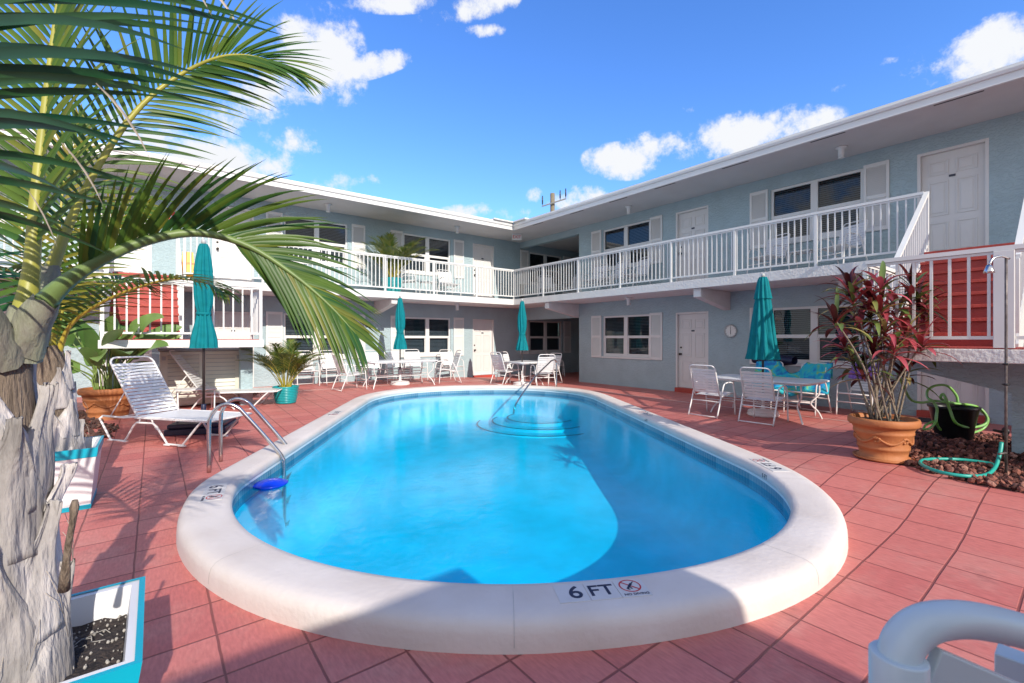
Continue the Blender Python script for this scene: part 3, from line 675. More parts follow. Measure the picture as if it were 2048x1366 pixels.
# balcony railings
def railing(path, name='balcony_railing', parent=bld, z0=ZT, hgt=1.05, posts=None, pitch=.115, org=(XW, YW, 0), bal=.011, low=.09):
    ox, oy, oz = org
    mb = MB(); pm = []
    for (a, b) in zip(path, path[1:]):
        a, b = V(a), V(b); L = (b-a).length; d = (b-a)/L; ang = math.atan2(d.y, d.x)
        Mx = Matrix.Translation((a.x-ox, a.y-oy, 0)) @ Matrix.Rotation(ang, 4, 'Z')
        za, zb = a.z+z0-oz, b.z+z0-oz; Lh = V((d.x, d.y)).length*L
        def slab_(h0, h1, w): 
            P = [Mx @ V((x, y, z+h)) for h in (h0, h1) for y in (-w, w) for x, z in ((0, za), (Lh, zb))]
            i = [mb.vert(p) for p in P]
            for q in ((0,2,3,1),(4,5,7,6),(0,1,5,4),(2,6,7,3),(0,4,6,2),(1,3,7,5)): mb.face([i[k] for k in q])
        ep = .0015*path.index(tuple(a)) if tuple(a) in path else 0
        slab_(hgt-.045-ep, hgt-ep, .032-ep); slab_(hgt-.075, hgt-.047, .016-ep); slab_(low+ep, low+.035-ep, .016-ep)
        n_ = max(1, round(Lh/pitch))
        for k in range(1, n_):
            x = Lh*k/n_; z = za+(zb-za)*k/n_
            mb.box((x-bal, -bal, z+low+.03), (x+bal, bal, z+hgt-.07), 0, Mx)
        np_ = max(1, round(Lh/1.55)) if posts is None else posts
        for k in range(0, np_+1):
            x = Lh*k/np_; z = za+(zb-za)*k/np_
            pm.append((Mx.copy(), x, z))
    r = mb.build(name, M['white'], parent)
    seen = set()
    for Mx, x, z in pm:
        p = Mx @ V((x, 0, 0)); k = (round(p.x*20+.011), round(p.y*20+.011))
        if k in seen: continue
        seen.add(k); mb = MB(); mb.box((x-.026, -.026, z+.003), (x+.026, .026, z+hgt-.046), 0, Mx); mb.build('post', M['white'], r, .003)
    return r
railing([(XF+.06, 1.82, 0), (XF+.06, YF+.06, 0)])
railing([(XF+.06, YF+.06, 0), (.55, YF+.06, 0)])
railing([(-.75, YF+.06, 0), (-9., YF+.06, 0)])
railing([(XF+.06, -.7, 0), (XF+.06, -6.4, 0)])
# exit sign
mb = MB(); mb.box((-.17, -.03, 0), (.17, .03, .22)); e = mb.build('exit_sign', M['white'], bld, .004); e.location = (10.42-XW, 13.1-YW, ZS-.225); e.rotation_euler = (0, 0, R(-30))
add_text('exit_letters', 'EXIT', .15, M['red'], e, Matrix.Translation((0, -.0315, .055)) @ Matrix.Rotation(R(90), 4, 'X'))

# ------------------------------------------------------------------ staircases
def stairs(label, loc, rz, w_land, land_x, up_x, run_to, name='staircase', panel=True, zl=1.38):
    # local frame: +y = from landing front toward building, x = along the front
    st = thing(name, label, 'staircase', loc, rz)
    mb = MB(); x0, x1 = land_x; mb.box((x0, 0, zl-.14), (x1, w_land, zl)); mb.build('landing', M['slab'], st, .008)
    mb = MB(); mb.box((x0+.03, .03, zl+.002), (x1-.03, w_land-.01, zl+.012)); mb.build('landing_paint', M['step'], st)
    n_ = 8; ua, ub = up_x; run = (run_to-w_land)/n_; rise = (ZT-zl)/n_
    for k in range(n_):
        y0 = w_land+run*k; z1 = zl+rise*(k+1)
        mb = MB(); mb.box((ua+.04, y0-.025, z1-.045), (ub-.04, y0+run, z1)); mb.box((ua+.04, y0+.004, z1-rise), (ub-.04, y0+.03, z1-.046), 1)
        mb.build('step', [M['step'], M['riser']], st, .004)
    for u in (ua, ub-.05):
        mb = MB(); q = [(w_land-.1, zl-.14), (w_land-.1, zl+.05), (w_land+.0, zl+.18), (run_to-.004, ZT+.06), (run_to-.004, ZT-.24), (w_land+.25, zl-.14)]
        a = [mb.vert((u, y, z)) for y, z in q]; b = [mb.vert((u+.05, y, z)) for y, z in q]
        mb.face(a); mb.face(b[::-1]); m_ = len(q)
        for k in range(m_): mb.face((a[k], b[k], b[(k+1) % m_], a[(k+1) % m_]))
        mb.build('stringer', M['white'], st)
        railing([(u+.025, w_land+.02, zl+.1), (u+.025, run_to, ZT+.03)], 'stair_railing', st, 0, 1.0, 1, .12, (0, 0, 0), .011, .1)
    railing([(x0+.05, w_land-.02, 0), (x0+.05, .05, 0), (x1-.05, .05, 0), (x1-.05, w_land-.02, 0)], 'landing_railing', st, zl, 1.04, 1, .15, (0, 0, 0), .0125, .1)
    return st
# right: local x -> world -Y, local y -> +X  (rotate -90deg)
stR = stairs('white railed stair with red steps rising behind the ti plant', (6.7, 1.8, 0), -pi/2, 1.3, (0, 3.2), (0, 1.2), 3.3, zl=1.37)
for x in (1.19,):
    mb = MB(); mb.box((x-.075, .013, 1.384), (x+.075, .09, 2.363)); mb.build('newel_post', M['white'], stR, .005)
# wall panel with sloped opening under the right landing
mb = MB(); q = [(0.02, 1.235), (.02, 1.12), (.25, 1.1), (1.17, .86), (1.17, -.02), (3.1, -.02), (3.1, 1.235)]
a = [mb.vert((x, .9, z)) for x, z in q]; b = [mb.vert((x, 1.1, z)) for x, z in q]; mb.face(a); mb.face(b[::-1])
for k in range(7): mb.face((a[k], b[k], b[(k+1) % 7], a[(k+1) % 7]))
mb.build('support_wall', M['wall'], stR)
stL = stairs('sunlit white railed stair with red steps above the beige cabinet', (-.71, 9.9, 0), 0, 1.1, (0, 2.38), (0, 1.15), 2.86, zl=1.455)
for xa, xb_, ya in ((2.1, 2.32, .86), (0.05, .25, .86)):
    mb = MB(); mb.box((xa, ya, -.02), (xb_, ya+.22, 1.312)); mb.build('support_pillar', M['wall'], stL)

# ------------------------------------------------------------------ pool furniture
def chair_proto():
    t = thing('strap_chair', 'x', 'chair')
    for s in (-1, 1):
        x = s*.285
        pts = spline([(x, -.36, .012), (x, -.24, .3), (x, -.155, .52), (x, -.10, .615), (x, .0, .645), (x, .14, .645), (x, .235, .615), (x, .275, .52), (x, .30, .25), (x, .32, .012)], 26)
        mb = MB(); mb.tube(pts, .0135, 8); mb.build('side_frame', M['frame'], t)
    for y_, z_ in ((-.35, .03), (.3, .27), (-.24, .30)): mb = MB(); mb.tube([(-.285, y_, z_), (.285, y_, z_)], .0105, 8); mb.build('crossbar', M['frame'], t)
    # seat frame and back frame in one bent tube
    mb = MB()
    pts = [(-.25, .29, .43), (-.25, -.14, .385), (-.25, -.21, .43), (-.25, -.36, .90)]
    arc = [(-.25+.07*(1-cos(a)), -.36-.025*sin(a), .90+.075*sin(a)) for a in (.4, .8, 1.2, pi/2)]
    P = pts+arc; P = P+[(-x, y, z) for x, y, z in P[::-1]]
    mb.tube(P, .0125, 8); mb.tube([(-.25, .29, .43), (.25, .29, .43)], .0125, 8)
    for z in (.40,): mb.tube([(-.285, .02, z), (-.25, .02, z)], .01, 6); mb.tube([(.285, .02, z), (.25, .02, z)], .01, 6)
    for s in (-1, 1): mb.tube([(s*.285, -.19, .45), (s*.25, -.215, .45)], .01, 6)
    mb.build('seat_frame', M['frame'], t)
    mb = MB()
    for k in range(9):
        f = (k+.5)/9; y = -.215-.145*f; z = .445+.46*f; mb.strap((-.262, y+.014, z+.004), (.262, y+.014, z+.004), .043, .005, (0, .95, .3))
    mb.build('back_straps', M['strap'], t)
    mb = MB()
    for k in range(8):
        f = (k+.5)/8; y = .28-.42*f; z = .445-.047*f; mb.strap((-.262, y, z), (.262, y, z), .044, .005, (0, -.1, 1))
    mb.build('seat_straps', M['strap'], t)
    return t
ch0 = chair_proto(); used = [0]
def chair(x, y, head, label, z=None, group='white strap chairs round the pool'):
    o = ch0 if not used[0] else dup(ch0)
    used[0] = 1; o.location = (x, y, deckz(x, y) if z is None else z); h = V(head); o.rotation_euler = (0, 0, math.atan2(-h.x, h.y))
    o['label'] = label; o['group'] = group; o['category'] = 'chair'; return o
G2 = 'white strap chairs along the upper balcony'
chair(8.50, 4.63, (1, .0), 'white strap chair at the left end of the near side of the right table')
chair(8.52, 3.69, (1, .05), 'white strap chair with its back to the pool nearest the terracotta pot')
chair(10.25, 4.45, (-1, .0), 'white strap chair behind the right table under the left half of the blue towel')
chair(10.2, 3.6, (-1, .08), 'white strap chair behind the right table under the right half of the blue towel')
chair(10.7, 2.85, (-1, .1), 'white strap chair with a purple towel over its back')
chair(4.1, 13.72, (.05, -1), 'white strap chair against the wall just right of the potted areca palm')
chair(4.0, 11.95, (1, .1), 'white strap chair in profile at the left end of the long table')
chair(5.1, 13.15, (.0, -1), 'leftmost white strap chair behind the long table')
chair(5.85, 13.2, (.05, -1), 'white strap chair behind the umbrella pole at the long table')
chair(6.5, 13.3, (-.1, -1), 'rightmost white strap chair behind the long table, under the window')
chair(6.95, 12.1, (-1, .25), 'white strap chair turned sideways at the right end of the long table')
chair(8.0, 13.6, (.1, -1), 'white strap chair against the wall left of the lower white door')
chair(8.42, 11.15, (1, .05), 'white strap chair in profile left of the small corner table')
chair(9.05, 11.75, (.1, -1), 'white strap chair on the far side of the small corner table, facing the pool')
chair(9.05, 10.15, (.42, 1), 'white strap chair with its back turned beside the bent pool handrail')
chair(10.15, 11.1, (-1, -.1), 'white strap chair on the right of the small corner table, half hidden')
chair(12.45, 13.2, (.79, -.61), 'white strap chair in the dark ground floor passage')
chair(3.35, 13.7, (0, -1), 'white strap chair against the wall hidden behind the areca palm')
chair(6.25, 13.45, (.85, -.4), 'white strap chair on the sunny balcony right of the potted palm', ZT, G2)
chair(7.85, 13.55, (-.05, -1), 'white strap chair on the sunny balcony left of the white door', ZT, G2)
chair(10.85, 4.6, (-1, .25), 'white strap chair on the shaded balcony left of the small table', ZT, G2)
chair(10.8, 3.2, (-.9, .35), 'white strap chair on the shaded balcony right of the small table', ZT, G2)
chair(10.85, 9.75, (-1, -.1), 'white strap chair on the balcony by the passage corner', ZT, G2)
chair(10.85, 9.0, (-1, .2), 'white strap chair on the balcony under the left half of the window', ZT, G2)
chair(10.85, 8.2, (-1, .25), 'white strap chair on the balcony under the right half of the window', ZT, G2)
chair(11.35, 12.55, (-.6, -.8), 'white strap chair in the upper passage, left of the other one', ZT, G2)
chair(12.0, 11.75, (-1, -.2), 'white strap chair in the upper passage, right of the other one', ZT, G2)

def table(name, label, x, y, rz, lx, ly, z=None, h=.72, cat='table', group=None):
    t = thing(name, label, cat, (x, y, deckz(x, y) if z is None else z), rz, group)
    mb = MB(); a, b, r = lx/2, ly/2, .12
    pts = []
    for cx_, cy_, a0 in ((a-r, b-r, 0), (-a+r, b-r, pi/2), (-a+r, -b+r, pi), (a-r, -b+r, 1.5*pi)):
        for k in range(5): q = a0+pi/2*k/4; pts.append((cx_+r*cos(q), cy_+r*sin(q)))
    mb.prism(pts, h-.028, h); mb.build('tabletop', M['ttop'], t, .006)
    mb = MB(); P = [(x_*.93, y_*.93, h-.045) for x_, y_ in pts]; mb.tube(P, .013, 8, closed=True)
    mb.build('rim_frame', M['frame'], t)
    for sx in (-1, 1):
        for sy in (-1, 1):
            mb = MB(); fx, fy = sx*(a-.16), sy*(b-.12)
            mb.tube(spline([(fx, fy, h-.05), (fx, fy-sy*.02, h*.62), (fx-sx*.10, fy-sy*.12, h*.40), (fx-sx*.02, fy-sy*.02, h*.2), (fx+sx*.03, fy+sy*.02, .02), (fx+sx*.03, fy+sy*.02, .0)], 14), .015, 8)
            mb.build('leg', M['frame'], t)
    mb = MB(); mb.tube([(-(a-.26), b-.24, h*.40), (a-.26, b-.24, h*.40)], .011, 8); mb.tube([(-(a-.26), -b+.24, h*.40), (a-.26, -b+.24, h*.40)], .011, 8)
    mb.build('stretcher', M['frame'], t)
    return t
def small_table(label, x, y, rz, l, w, h, z=None, group=None):
    t = thing('side_table', label, 'side table', (x, y, deckz(x, y) if z is None else z), rz, group)
    mb = MB(); P = [(sx*l/2, sy*w/2, h) for sx, sy in ((-1, -1), (1, -1), (1, 1), (-1, 1))]; mb.tube(P, .013, 8, closed=True); mb.build('rim_frame', M['frame'], t)
    mb = MB(); k = 0; y_ = -w/2+.03
    while y_ < w/2: mb.strap((-l/2-.01, y_, h+.005), (l/2+.01, y_, h+.005), .045, .005, (0, 0, 1)); y_ += .053
    mb.build('top_straps', M['strap'], t)
    for s in (-1, 1):
        mb = MB(); mb.tube(spline([(s*(l/2-.04), -w/2-.04, 0), (s*(l/2-.03), -w/2+.02, h*.75), (s*(l/2-.03), -w/2+.09, h-.015), (s*(l/2-.03), w/2-.09, h-.015), (s*(l/2-.03), w/2-.02, h*.75), (s*(l/2-.04), w/2+.04, 0)], 20), .012, 8); mb.build('leg_frame', M['frame'], t)
    return t
table('dining_table', 'white rectangular patio table with the wide teal umbrella on the right', 9.25, 4.0, pi/2, 1.9, 1.08)
table('dining_table', 'long white patio table with a teal umbrella in front of the far wall', 5.45, 12.15, 0, 2.05, .95)
table('dining_table', 'small white patio table in the far corner with a teal umbrella', 8.95, 10.9, 0, 1.05, 1.05)
small_table('white strap side table between the two sun loungers', .62, 10.45, .0, .62, .45, .42)
small_table('small white side table on the sunny balcony between two chairs', 7.05, 13.5, 0, .45, .4, .45, ZT)
small_table('small side table on the shaded balcony between two chairs', 10.85, 3.9, pi/2, .45, .4, .45, ZT)

def chaise(label, loc, rz):
    # local +x from head (back) end to foot end, length 1.95
    t = thing('sun_lounger', label, 'sun lounger', loc, rz, 'white strap sun loungers'); W = .33; h = .36; xb = .62
    for s in (-1, 1):
        y = s*W
        mb = MB(); P = [(.02, y, h-.01), (-.05, y, h-.05), (.0, y, h-.12), (.13, y, .06), (.17, y, .015), (.42, y, .015), (.47, y, .06), (.60, y, h-.12), (.66, y, h-.075), (.95, y, h-.075), (1.02, y, h-.12), (1.17, y, .06), (1.21, y, .015), (1.46, y, .015), (1.5, y, .05), (1.72, y, h-.08), (1.8, y, h-.01), (1.95, y, h)]
        mb.tube(P, .0145, 8); mb.build('leg_frame', M['frame'], t)
        mb = MB()
        for x in (.17, .42, 1.21, 1.46): mb.box((x-.05, y-.022, 0), (x+.05, y+.022, .022))
        mb.build('foot_pad', M['frame'], t, .005)
        mb = MB(); mb.tube([(.02, y, h-.01), (.4, y, h-.02), (xb, y, h), (1.95, y, h)], .0145, 8); mb.tube([(.72, y, h), (.70, y, h-.075)], .011, 8); mb.tube([(.92, y, h), (.95, y, h-.075)], .011, 8)
        mb.build('side_rail', M['frame'], t)
    mb = MB(); mb.tube([(1.95, -W, h), (1.95, W, h)], .0145, 8); mb.build('crossbar', M['frame'], t); mb = MB(); mb.tube([(.3, -W, h-.02), (.3, W, h-.02)], .011, 8); mb.build('crossbar', M['frame'], t)
    n_ = 26; mb = MB()
    for k in range(n_):
        x = xb+.03+(1.9-xb)*k/n_; mb.strap((x, -W-.012, h+.006), (x, W+.012, h+.006), .046, .006, (0, 0, 1)); 
        for s in (-1, 1): mb.box((x-.022, s*(W+.012)-.005, h-.017), (x+.022, s*(W+.012)+.005, h+.006))
    mb.build('seat_straps', M['strap'], t)
    ang = R(56); L = .98; ux, uz = -cos(ang), sin(ang)
    bw = W-.03
    mb = MB(); P = [(xb, -bw, h)]+[(xb+ux*(L-.1), -bw, h+uz*(L-.1))]
    P += [(xb+ux*(L-.1+.1*sin(a)), -bw+.1*(1-cos(a)), h+uz*(L-.1+.1*sin(a))) for a in (.4, .8, 1.2, pi/2)]
    P = P+[(x, -y, z) for x, y, z in P[::-1]]; mb.tube(P, .0145, 8); b = mb.build('back_frame', M['frame'], t)
    mb = MB(); nv = V((-uz*-1, 0, -ux*-1)); nv = V((sin(ang), 0, cos(ang)))
    for k in range(16):
        f = .04+(L-.17)*k/15; c = V((xb+ux*f, 0, h+uz*f))+nv*.006; mb.strap(c+V((0, -bw-.012, 0)), c+V((0, bw+.012, 0)), .041, .006, nv)
    mb.build('back_straps', M['strap'], t)
    for s in (-1, 1):
        mb = MB(); mb.tube([(xb+ux*.42, s*(bw-.01), h+uz*.42), (.1, s*(bw-.01), h-.02)], .009, 6); mb.build('back_prop', M['frame'], t)
    return t
# chaise 1 near side pads run (-.48,8.68)->(.34,7.59)
a1 = math.atan2(7.594-8.676, .336+.478)
def chz(headpad, ang):   # locate origin so that the near-side first pad sits at headpad
    off = Matrix.Rotation(ang, 3, 'Z') @ V((.17, -.33, 0)); return V((headpad[0]-off.x, headpad[1]-off.y, .0))
L1 = chz((-.478, 8.62), a1); L1.z = .03
chaise('white strap sun lounger nearest the steel pool ladder, back raised', L1, a1)
# chaise 2: foot pad near (1.89,10.12)
a2 = R(-24); off = Matrix.Rotation(a2, 3, 'Z') @ V((1.46, -.33, 0))
chaise('white strap sun lounger in front of the beige cabinet, back raised', V((1.47-off.x, 10.22-off.y, .08)), a2)

def umbrella(label, x, y, htop, hem, rtop, rtie, rhem, pole_lo, base, z=None, tie=.36, name='patio_umbrella', fold=9):
    t = thing(name, label, 'umbrella', (x, y, deckz(x, y) if z is None else z), 0, 'closed teal patio umbrellas')
    mb = MB(); zt = htop-.09
    def rf(r, zz, a): return r*(1+.16*sin(fold*a+1.5*sin(zz*3))*min(1, r/.07)+.05*sin(2*a+zz*5))
    Hh = zt-hem; prof = []
    for k in range(15):
        f = k/14
        if tie: r = rtop+(rtie*1.15-rtop)*sm(f, 0, .35) if f < 1-tie-.1 else None
        else: r = rtop+(rhem-rtop)*(.15*f+.85*f**1.1)
        if r is None:
            g = (f-(1-tie-.1))/(tie+.1); r = rtie*1.15+(rtie*.82-rtie*1.15)*sm(g, 0, .22)+(rhem-rtie*.82)*sm(g, .22, 1)
        prof.append((r, zt-Hh*f))
    mb.lathe(prof, 54, rf=rf, cap=False); mb.lathe([(rhem*.97, hem+.002), (rhem*.6, hem+.1), (.03, hem+.3)], 54, rf=rf, cap=False)
    c = mb.build('canopy', M['teal'], t)
    mb = MB(); mb.lathe([(rtop*.9, zt+.012), (rtop*1.25, zt-.05), (rtop*1.5+.012, zt-Hh*.16), (rtop*1.75+.018, zt-Hh*.26)], 54, rf=rf, cap=False); mb.build('vent_flap', M['teal'], c)
    if tie:
        zz = hem+Hh*tie*.92; mb = MB(); mb.lathe([(rtie*.96, zz-.02), (rtie*.99, zz-.018), (rtie*.99, zz+.018), (rtie*.96, zz+.02)], 40, cap=False); mb.build('tie_strap', M['teal'], c)
    mb = MB(); mb.lathe([(.012, zt), (.03, zt+.015), (.036, zt+.05), (.03, zt+.075), (.01, zt+.09)], 16); mb.build('finial', M['grey'], t)
    mb = MB(); mb.tube([(0, 0, pole_lo), (0, 0, zt)], .0195, 12); mb.build('pole', M['pole'], t)
    if base == 'disc':
        mb = MB(); mb.lathe([(.27, 0), (.28, .02), (.27, .05), (.26, .062), (.27, .075), (.25, .1), (.06, .125), (.05, .13), (.032, .15), (.03, pole_lo+.02)], 32); mb.build('base', M['frame'], t)
    else:
        mb = MB()
        for k, (s, z0, z1) in enumerate(((.40, 0, .1), (.37, .1, .17))): mb.box((-s, -s, z0), (s, s, z1-.001))
        mb.lathe([(.04, .17), (.035, .42)], 16)
        mb.build('base', M['navy'], t, .02)
    return t
umbrella('wide folded teal umbrella standing through the right table', 9.25, 4.02, 2.74, 1.08, .07, .1, .27, .42, 'disc', tie=0, fold=11)
umbrella('teal umbrella tied shut over the long table at the far wall', 5.58, 12.4, 2.57, 1.02, .05, .105, .18, .42, 'disc')
umbrella('teal umbrella tied shut over the small far corner table', 8.78, 10.78, 2.62, 1.06, .05, .105, .18, .42, 'disc')
u = gz(407, 862, 0); umbrella('teal umbrella tied shut in a dark square base behind the near sun lounger', .62, 8.72, 3.02, 1.3, .055, .105, .165, .40, 'square', z=.03).rotation_euler.z = R(-20)

# ------------------------------------------------------------------ towels
def towel(name, label, cx_, cy_, head, w, top, f_len, b_len, m, lab_cat='towel', sag=.0, tilt=.66):
    h = V((head[0], head[1], 0)).normalized(); s = V((-h.y, h.x, 0)); G = []
    nu, nv = 28, 22
    for j in range(nv+1):
        v = j/nv; row = []
        for i in range(nu+1):
            u = (i/nu-.5)
            L = f_len+b_len; d = v*L-f_len        # d<0 front side (over the seat), d>0 behind
            dip = sag*max(0, 1-(u/.17)**2)
            wv = .018*sin(u*34+v*4)+.012*sin(u*61+v*9)
            if d < 0: off = h*(.035+tilt*(-d)*.55); z = top+d*.95
            else: off = -h*(.03+.0*d)-h*(.02*sin(u*20)); z = top-d
            if abs(d) < .06: z -= (.06-abs(d))*-.15
            p = V((cx_, cy_, 0))+s*u*w+off+h*wv; row.append(V((p.x, p.y, z-dip*(1 if abs(d) < .5 else .5)+.012*sin(u*17+d*6))))
        G.append(row)
    mb = MB(); c0 = V((cx_, cy_, 0)); mb.grid([[p-c0 for p in r] for r in G]); o = mb.build(name, m); o.location = c0
    so = o.modifiers.new('thick', 'SOLIDIFY'); so.thickness = .008
    return tag(o, label, lab_cat)
towel('beach_towel', 'blue and green beach towel draped across two chair backs by the window', 10.58, 4.0, (-1, 0), 1.45, .995, .62, .3, M['towel'], sag=.24)
towel('purple_towel', 'purple towel hanging over a chair back behind the ti plant', 11.05, 2.86, (-1, .1), .46, .995, .32, .3, M['purple'])
mb = MB(); mb.grid([[V((.16*(cos(a)*(.6+.4*abs(v)))*1, v*.42, .13*sin(a)*(1-.35*v*v))) for v in [k/8-1 for k in range(17)]] for a in [2*pi*q/14 for q in range(15)]])
o = mb.build('dark_bag', M['navy']); o.location = (10.9, 4.5, 1.0); tag(o, 'dark navy bag lying on the chair back left of the blue towel', 'bag')

# ------------------------------------------------------------------ pots and plants
def pot_terra(label, loc, Rr, h, rope=True):
    t = thing('terracotta_pot', label, 'plant pot', loc, 0)
    prof = [(.68*Rr, .0), (.74*Rr, .03*h), (.74*Rr, .07*h), (.66*Rr, .09*h), (.70*Rr, .25*h), (.735*Rr, .27*h), (.735*Rr, .31*h), (.72*Rr, .33*h), (.82*Rr, .62*h), (.845*Rr, .64*h), (.845*Rr, .68*h), (.83*Rr, .70*h), (.88*Rr, .80*h), (.96*Rr, .82*h), (1.0*Rr, .86*h), (1.0*Rr, .95*h), (.97*Rr, 1.0*h), (.90*Rr, 1.0*h), (.87*Rr, .96*h), (.83*Rr, .86*h)]
    mb = MB(); mb.lathe(prof, 48); mb.build('pot', M['terra'], t)
    mb = MB()   # raised garland
    for k in range(6):
        a0 = 2*pi*k/6; P = []
        for j in range(13):
            f = j/12; a = a0+f*2*pi/6; z = h*(.60-.17*sin(pi*f)); r = Rr*(.725+.095*((z/h-.33)/.29))+.004; P.append((r*cos(a), r*sin(a), z))
        mb.tube(P, [.006+.009*sin(pi*j/12) for j in range(13)], 6)
        for q in range(7):
            a = a0+.25*sin(q*2.4)*.5; z = h*(.52+.05*cos(q*2.4)); r = Rr*(.725+.095*((z/h-.33)/.29)); mb.lathe([(.001, -.012), (.014, -.008), (.016, 0), (.012, .01), (.001, .014)], 8, c=(r*cos(a), r*sin(a), z), cap=False)
    mb.build('garland_relief', M['terra'], t)
    mb = MB(); mb.lathe([(.83*Rr, .9*h), (.4*Rr, .93*h), (.01, .935*h)], 32, cap=False); mb.build('soil', M['soil'], t)
    mb = MB(); mb.lathe([(.80*Rr, -.0), (.84*Rr, .005), (.86*Rr, .055*h), (.82*Rr, .055*h), (.79*Rr, .02)], 40); mb.build('saucer', M['terra'], t)
    return t
def leaf(mb, p, d, up, L, W, droop, tone, fold=.35, n=6, mi=0, shape='lance', curl=0.):
    d = V(d).normalized(); p = V(p); up = V(up); pts = []
    for k in range(n+1):
        f = k/n
        if shape == 'lance': w = W*(sin(pi*min(1, (.08+.92*f)))**.75)*(1-.1*f)
        elif shape == 'paddle': w = W*(min(1, f*7)**.6)*(1-f**4.)**.8*(1-.1*f)
        else: w = W*(min(1, f*8+.25))*(1-f**2.2)*.98
        s = d.cross(up)
        s = s.normalized() if s.length > 1e-4 else V((1, 0, 0)); nn = s.cross(d).normalized()
        pts.append((p+s*w*.5+nn*w*fold*.5, p.copy(), p-s*w*.5+nn*w*fold*.5))
        p = p+d*(L/n); d = (d+V((0, 0, -1))*droop/n*(1+f)+s*curl/n).normalized()
    I = [[mb.vert(q) for q in r] for r in pts]
    for a, b in zip(I, I[1:]):
        mb.face((a[0], a[1], b[1], b[0]), mi, tone, True); mb.face((a[1], a[2], b[2], b[1]), mi, tone, True)
    return p
# --- pinnate frond
def frond(path, llen, lw, n, droop=.5, vee=.35, a0=70, a1=22, start=.16, name='frond', parent=None, tone=.4, rr=.016, rt=.5, sides=(1, -1), up=None, leafmat=None, rmat=None, broken=0., tonevar=.22, prof=None, origin=None, seg=7, rolls=0., flare=.6, low=0.):
    P = spline(path, 40); mb = MB()
    N = len(P)-1; org = V(origin) if origin is not None else V((0, 0, 0))
    P = [p-org for p in P]
    mb.tube(P, [max(.0015, rr*(1-f/N)**.8*(1+flare*max(0, 1-f/N/.26)**1.6)) for f in range(N+1)], 9, 1, rt)
    up = V(up) if up else V((0, 0, 1))
    for k in range(n):
        f = start+(1-start)*(k+.5)/n; x = f*N; i = min(int(x), N-1); q = P[i].lerp(P[i+1], x-i)
        T = (P[i+1]-P[i]).normalized(); s = T.cross(up)
        s = s.normalized() if s.length > .05 else V((1, 0, 0)); nn = s.cross(T).normalized()
        if rolls: Rm = Matrix.Rotation(rolls*f, 3, T); s = Rm @ s; nn = Rm @ nn
        g = (f-start)/(1-start); al = R(a0+(a1-a0)*g)
        lp = (math.sin(pi*min(1, .18+.74*g))**.7) if prof is None else prof(g)
        for sd in sides:
            if low and sd*low > 0 and g < abs(low): continue
            ve = vee+rnd(-.12, .12); d = T*cos(al+rnd(-.07, .07))+(s*sd*cos(ve)+nn*sin(ve))*sin(al)
            L = llen*lp*rnd(.88, 1.1); tn = min(1, max(0, tone+rnd(-tonevar, tonevar)))
            if broken and random.random() < broken:
                e = leaf(mb, q, d, nn, L*.55, lw, droop*.5, min(1, tn+.3), n=4, shape='strap'); 
                leaf(mb, e, d+V((0, 0, -.9)), nn, L*.3, .006, .6, .5, n=4, mi=2)
            else: leaf(mb, q, d, nn, L, lw*rnd(.85, 1.1), droop*rnd(.6, 1.4), tn, n=seg, shape='strap')
    o = mb.build(name, [leafmat or M['palm'], rmat or M['rachis'], M['dry']], parent); return o

def planter(label, x, y, ht=.50, top=.31, bot=.235, z=0):
    t = thing('square_planter', label, 'planter', (x, y, z), 0, 'white square planters with turquoise trim')
    mb = MB()
    def sq(s, z): return [(-s, -s, z), (s, -s, z), (s, s, z), (-s, s, z)]
    def lerp(z): return bot+(top-bot)*z/ht
    def band(z0, z1, e, mi): 
        a = sq(lerp(z0)+e, z0); b = sq(lerp(z1)+e, z1)
        for k in range(4): mb.poly([a[k], a[(k+1) % 4], b[(k+1) % 4], b[k]], mi)
    band(0, ht, 0, 0); band(.035, .07, -.0, 0) if False else None
    a, b = sq(top, ht), sq(top-.035, ht)
    for k in range(4): mb.poly([a[k], a[(k+1) % 4], b[(k+1) % 4], b[k]], 0)
    a, b = sq(top-.035, ht), sq(top-.06, ht-.2)
    for k in range(4): mb.poly([a[(k+1) % 4], a[k], b[k], b[(k+1) % 4]], 0)
    # recessed line panels on the outside
    mb.build('tub', M['planterw'], t)
    for z0, z1, e in ((0.002, .04, .006), (ht-.075, ht+.004, .007)):
        mb = MB(); a, b = sq(lerp(z0)+e, z0), sq(lerp(z1)+e, z1); c = sq(lerp(z1)-.012, z1); d = sq(lerp(z0)-.012, z0)
        for k in range(4):
            mb.poly([a[k], a[(k+1) % 4], b[(k+1) % 4], b[k]]); mb.poly([b[k], b[(k+1) % 4], c[(k+1) % 4], c[k]]); mb.poly([d[k], d[(k+1) % 4], a[(k+1) % 4], a[k]])
        mb.build('trim_band', M['plantert'], t, .003)
    mb = MB(); n_ = 16; s = top-.05
    G = [[V((-s+2*s*i/n_, -s+2*s*j/n_, ht-.105+rnd(-.012, .012))) for i in range(n_+1)] for j in range(n_+1)]; mb.grid(G)
    for k in range(260):
        px_, py_ = rnd(-s, s), rnd(-s, s); r = rnd(.002, .006); c = V((px_, py_, ht-.098))
        mb.lathe([(r*.6, -r), (r, 0), (r*.5, r)], 5, 1, c, smooth=False)
    for k in range(40):
        px_, py_ = rnd(-s, s)*.95, rnd(-s, s)*.95; a = rnd(0, 6.3); L = rnd(.01, .035)
        mb.tube([(px_, py_, ht-.092), (px_+L*cos(a), py_+L*sin(a), ht-.088), (px_+2*L*cos(a+.6), py_+2*L*sin(a+.6), ht-.094)], .0015, 4, 1)
    mb.build('soil', [M['soil'], M['perlite']], t)
    return t
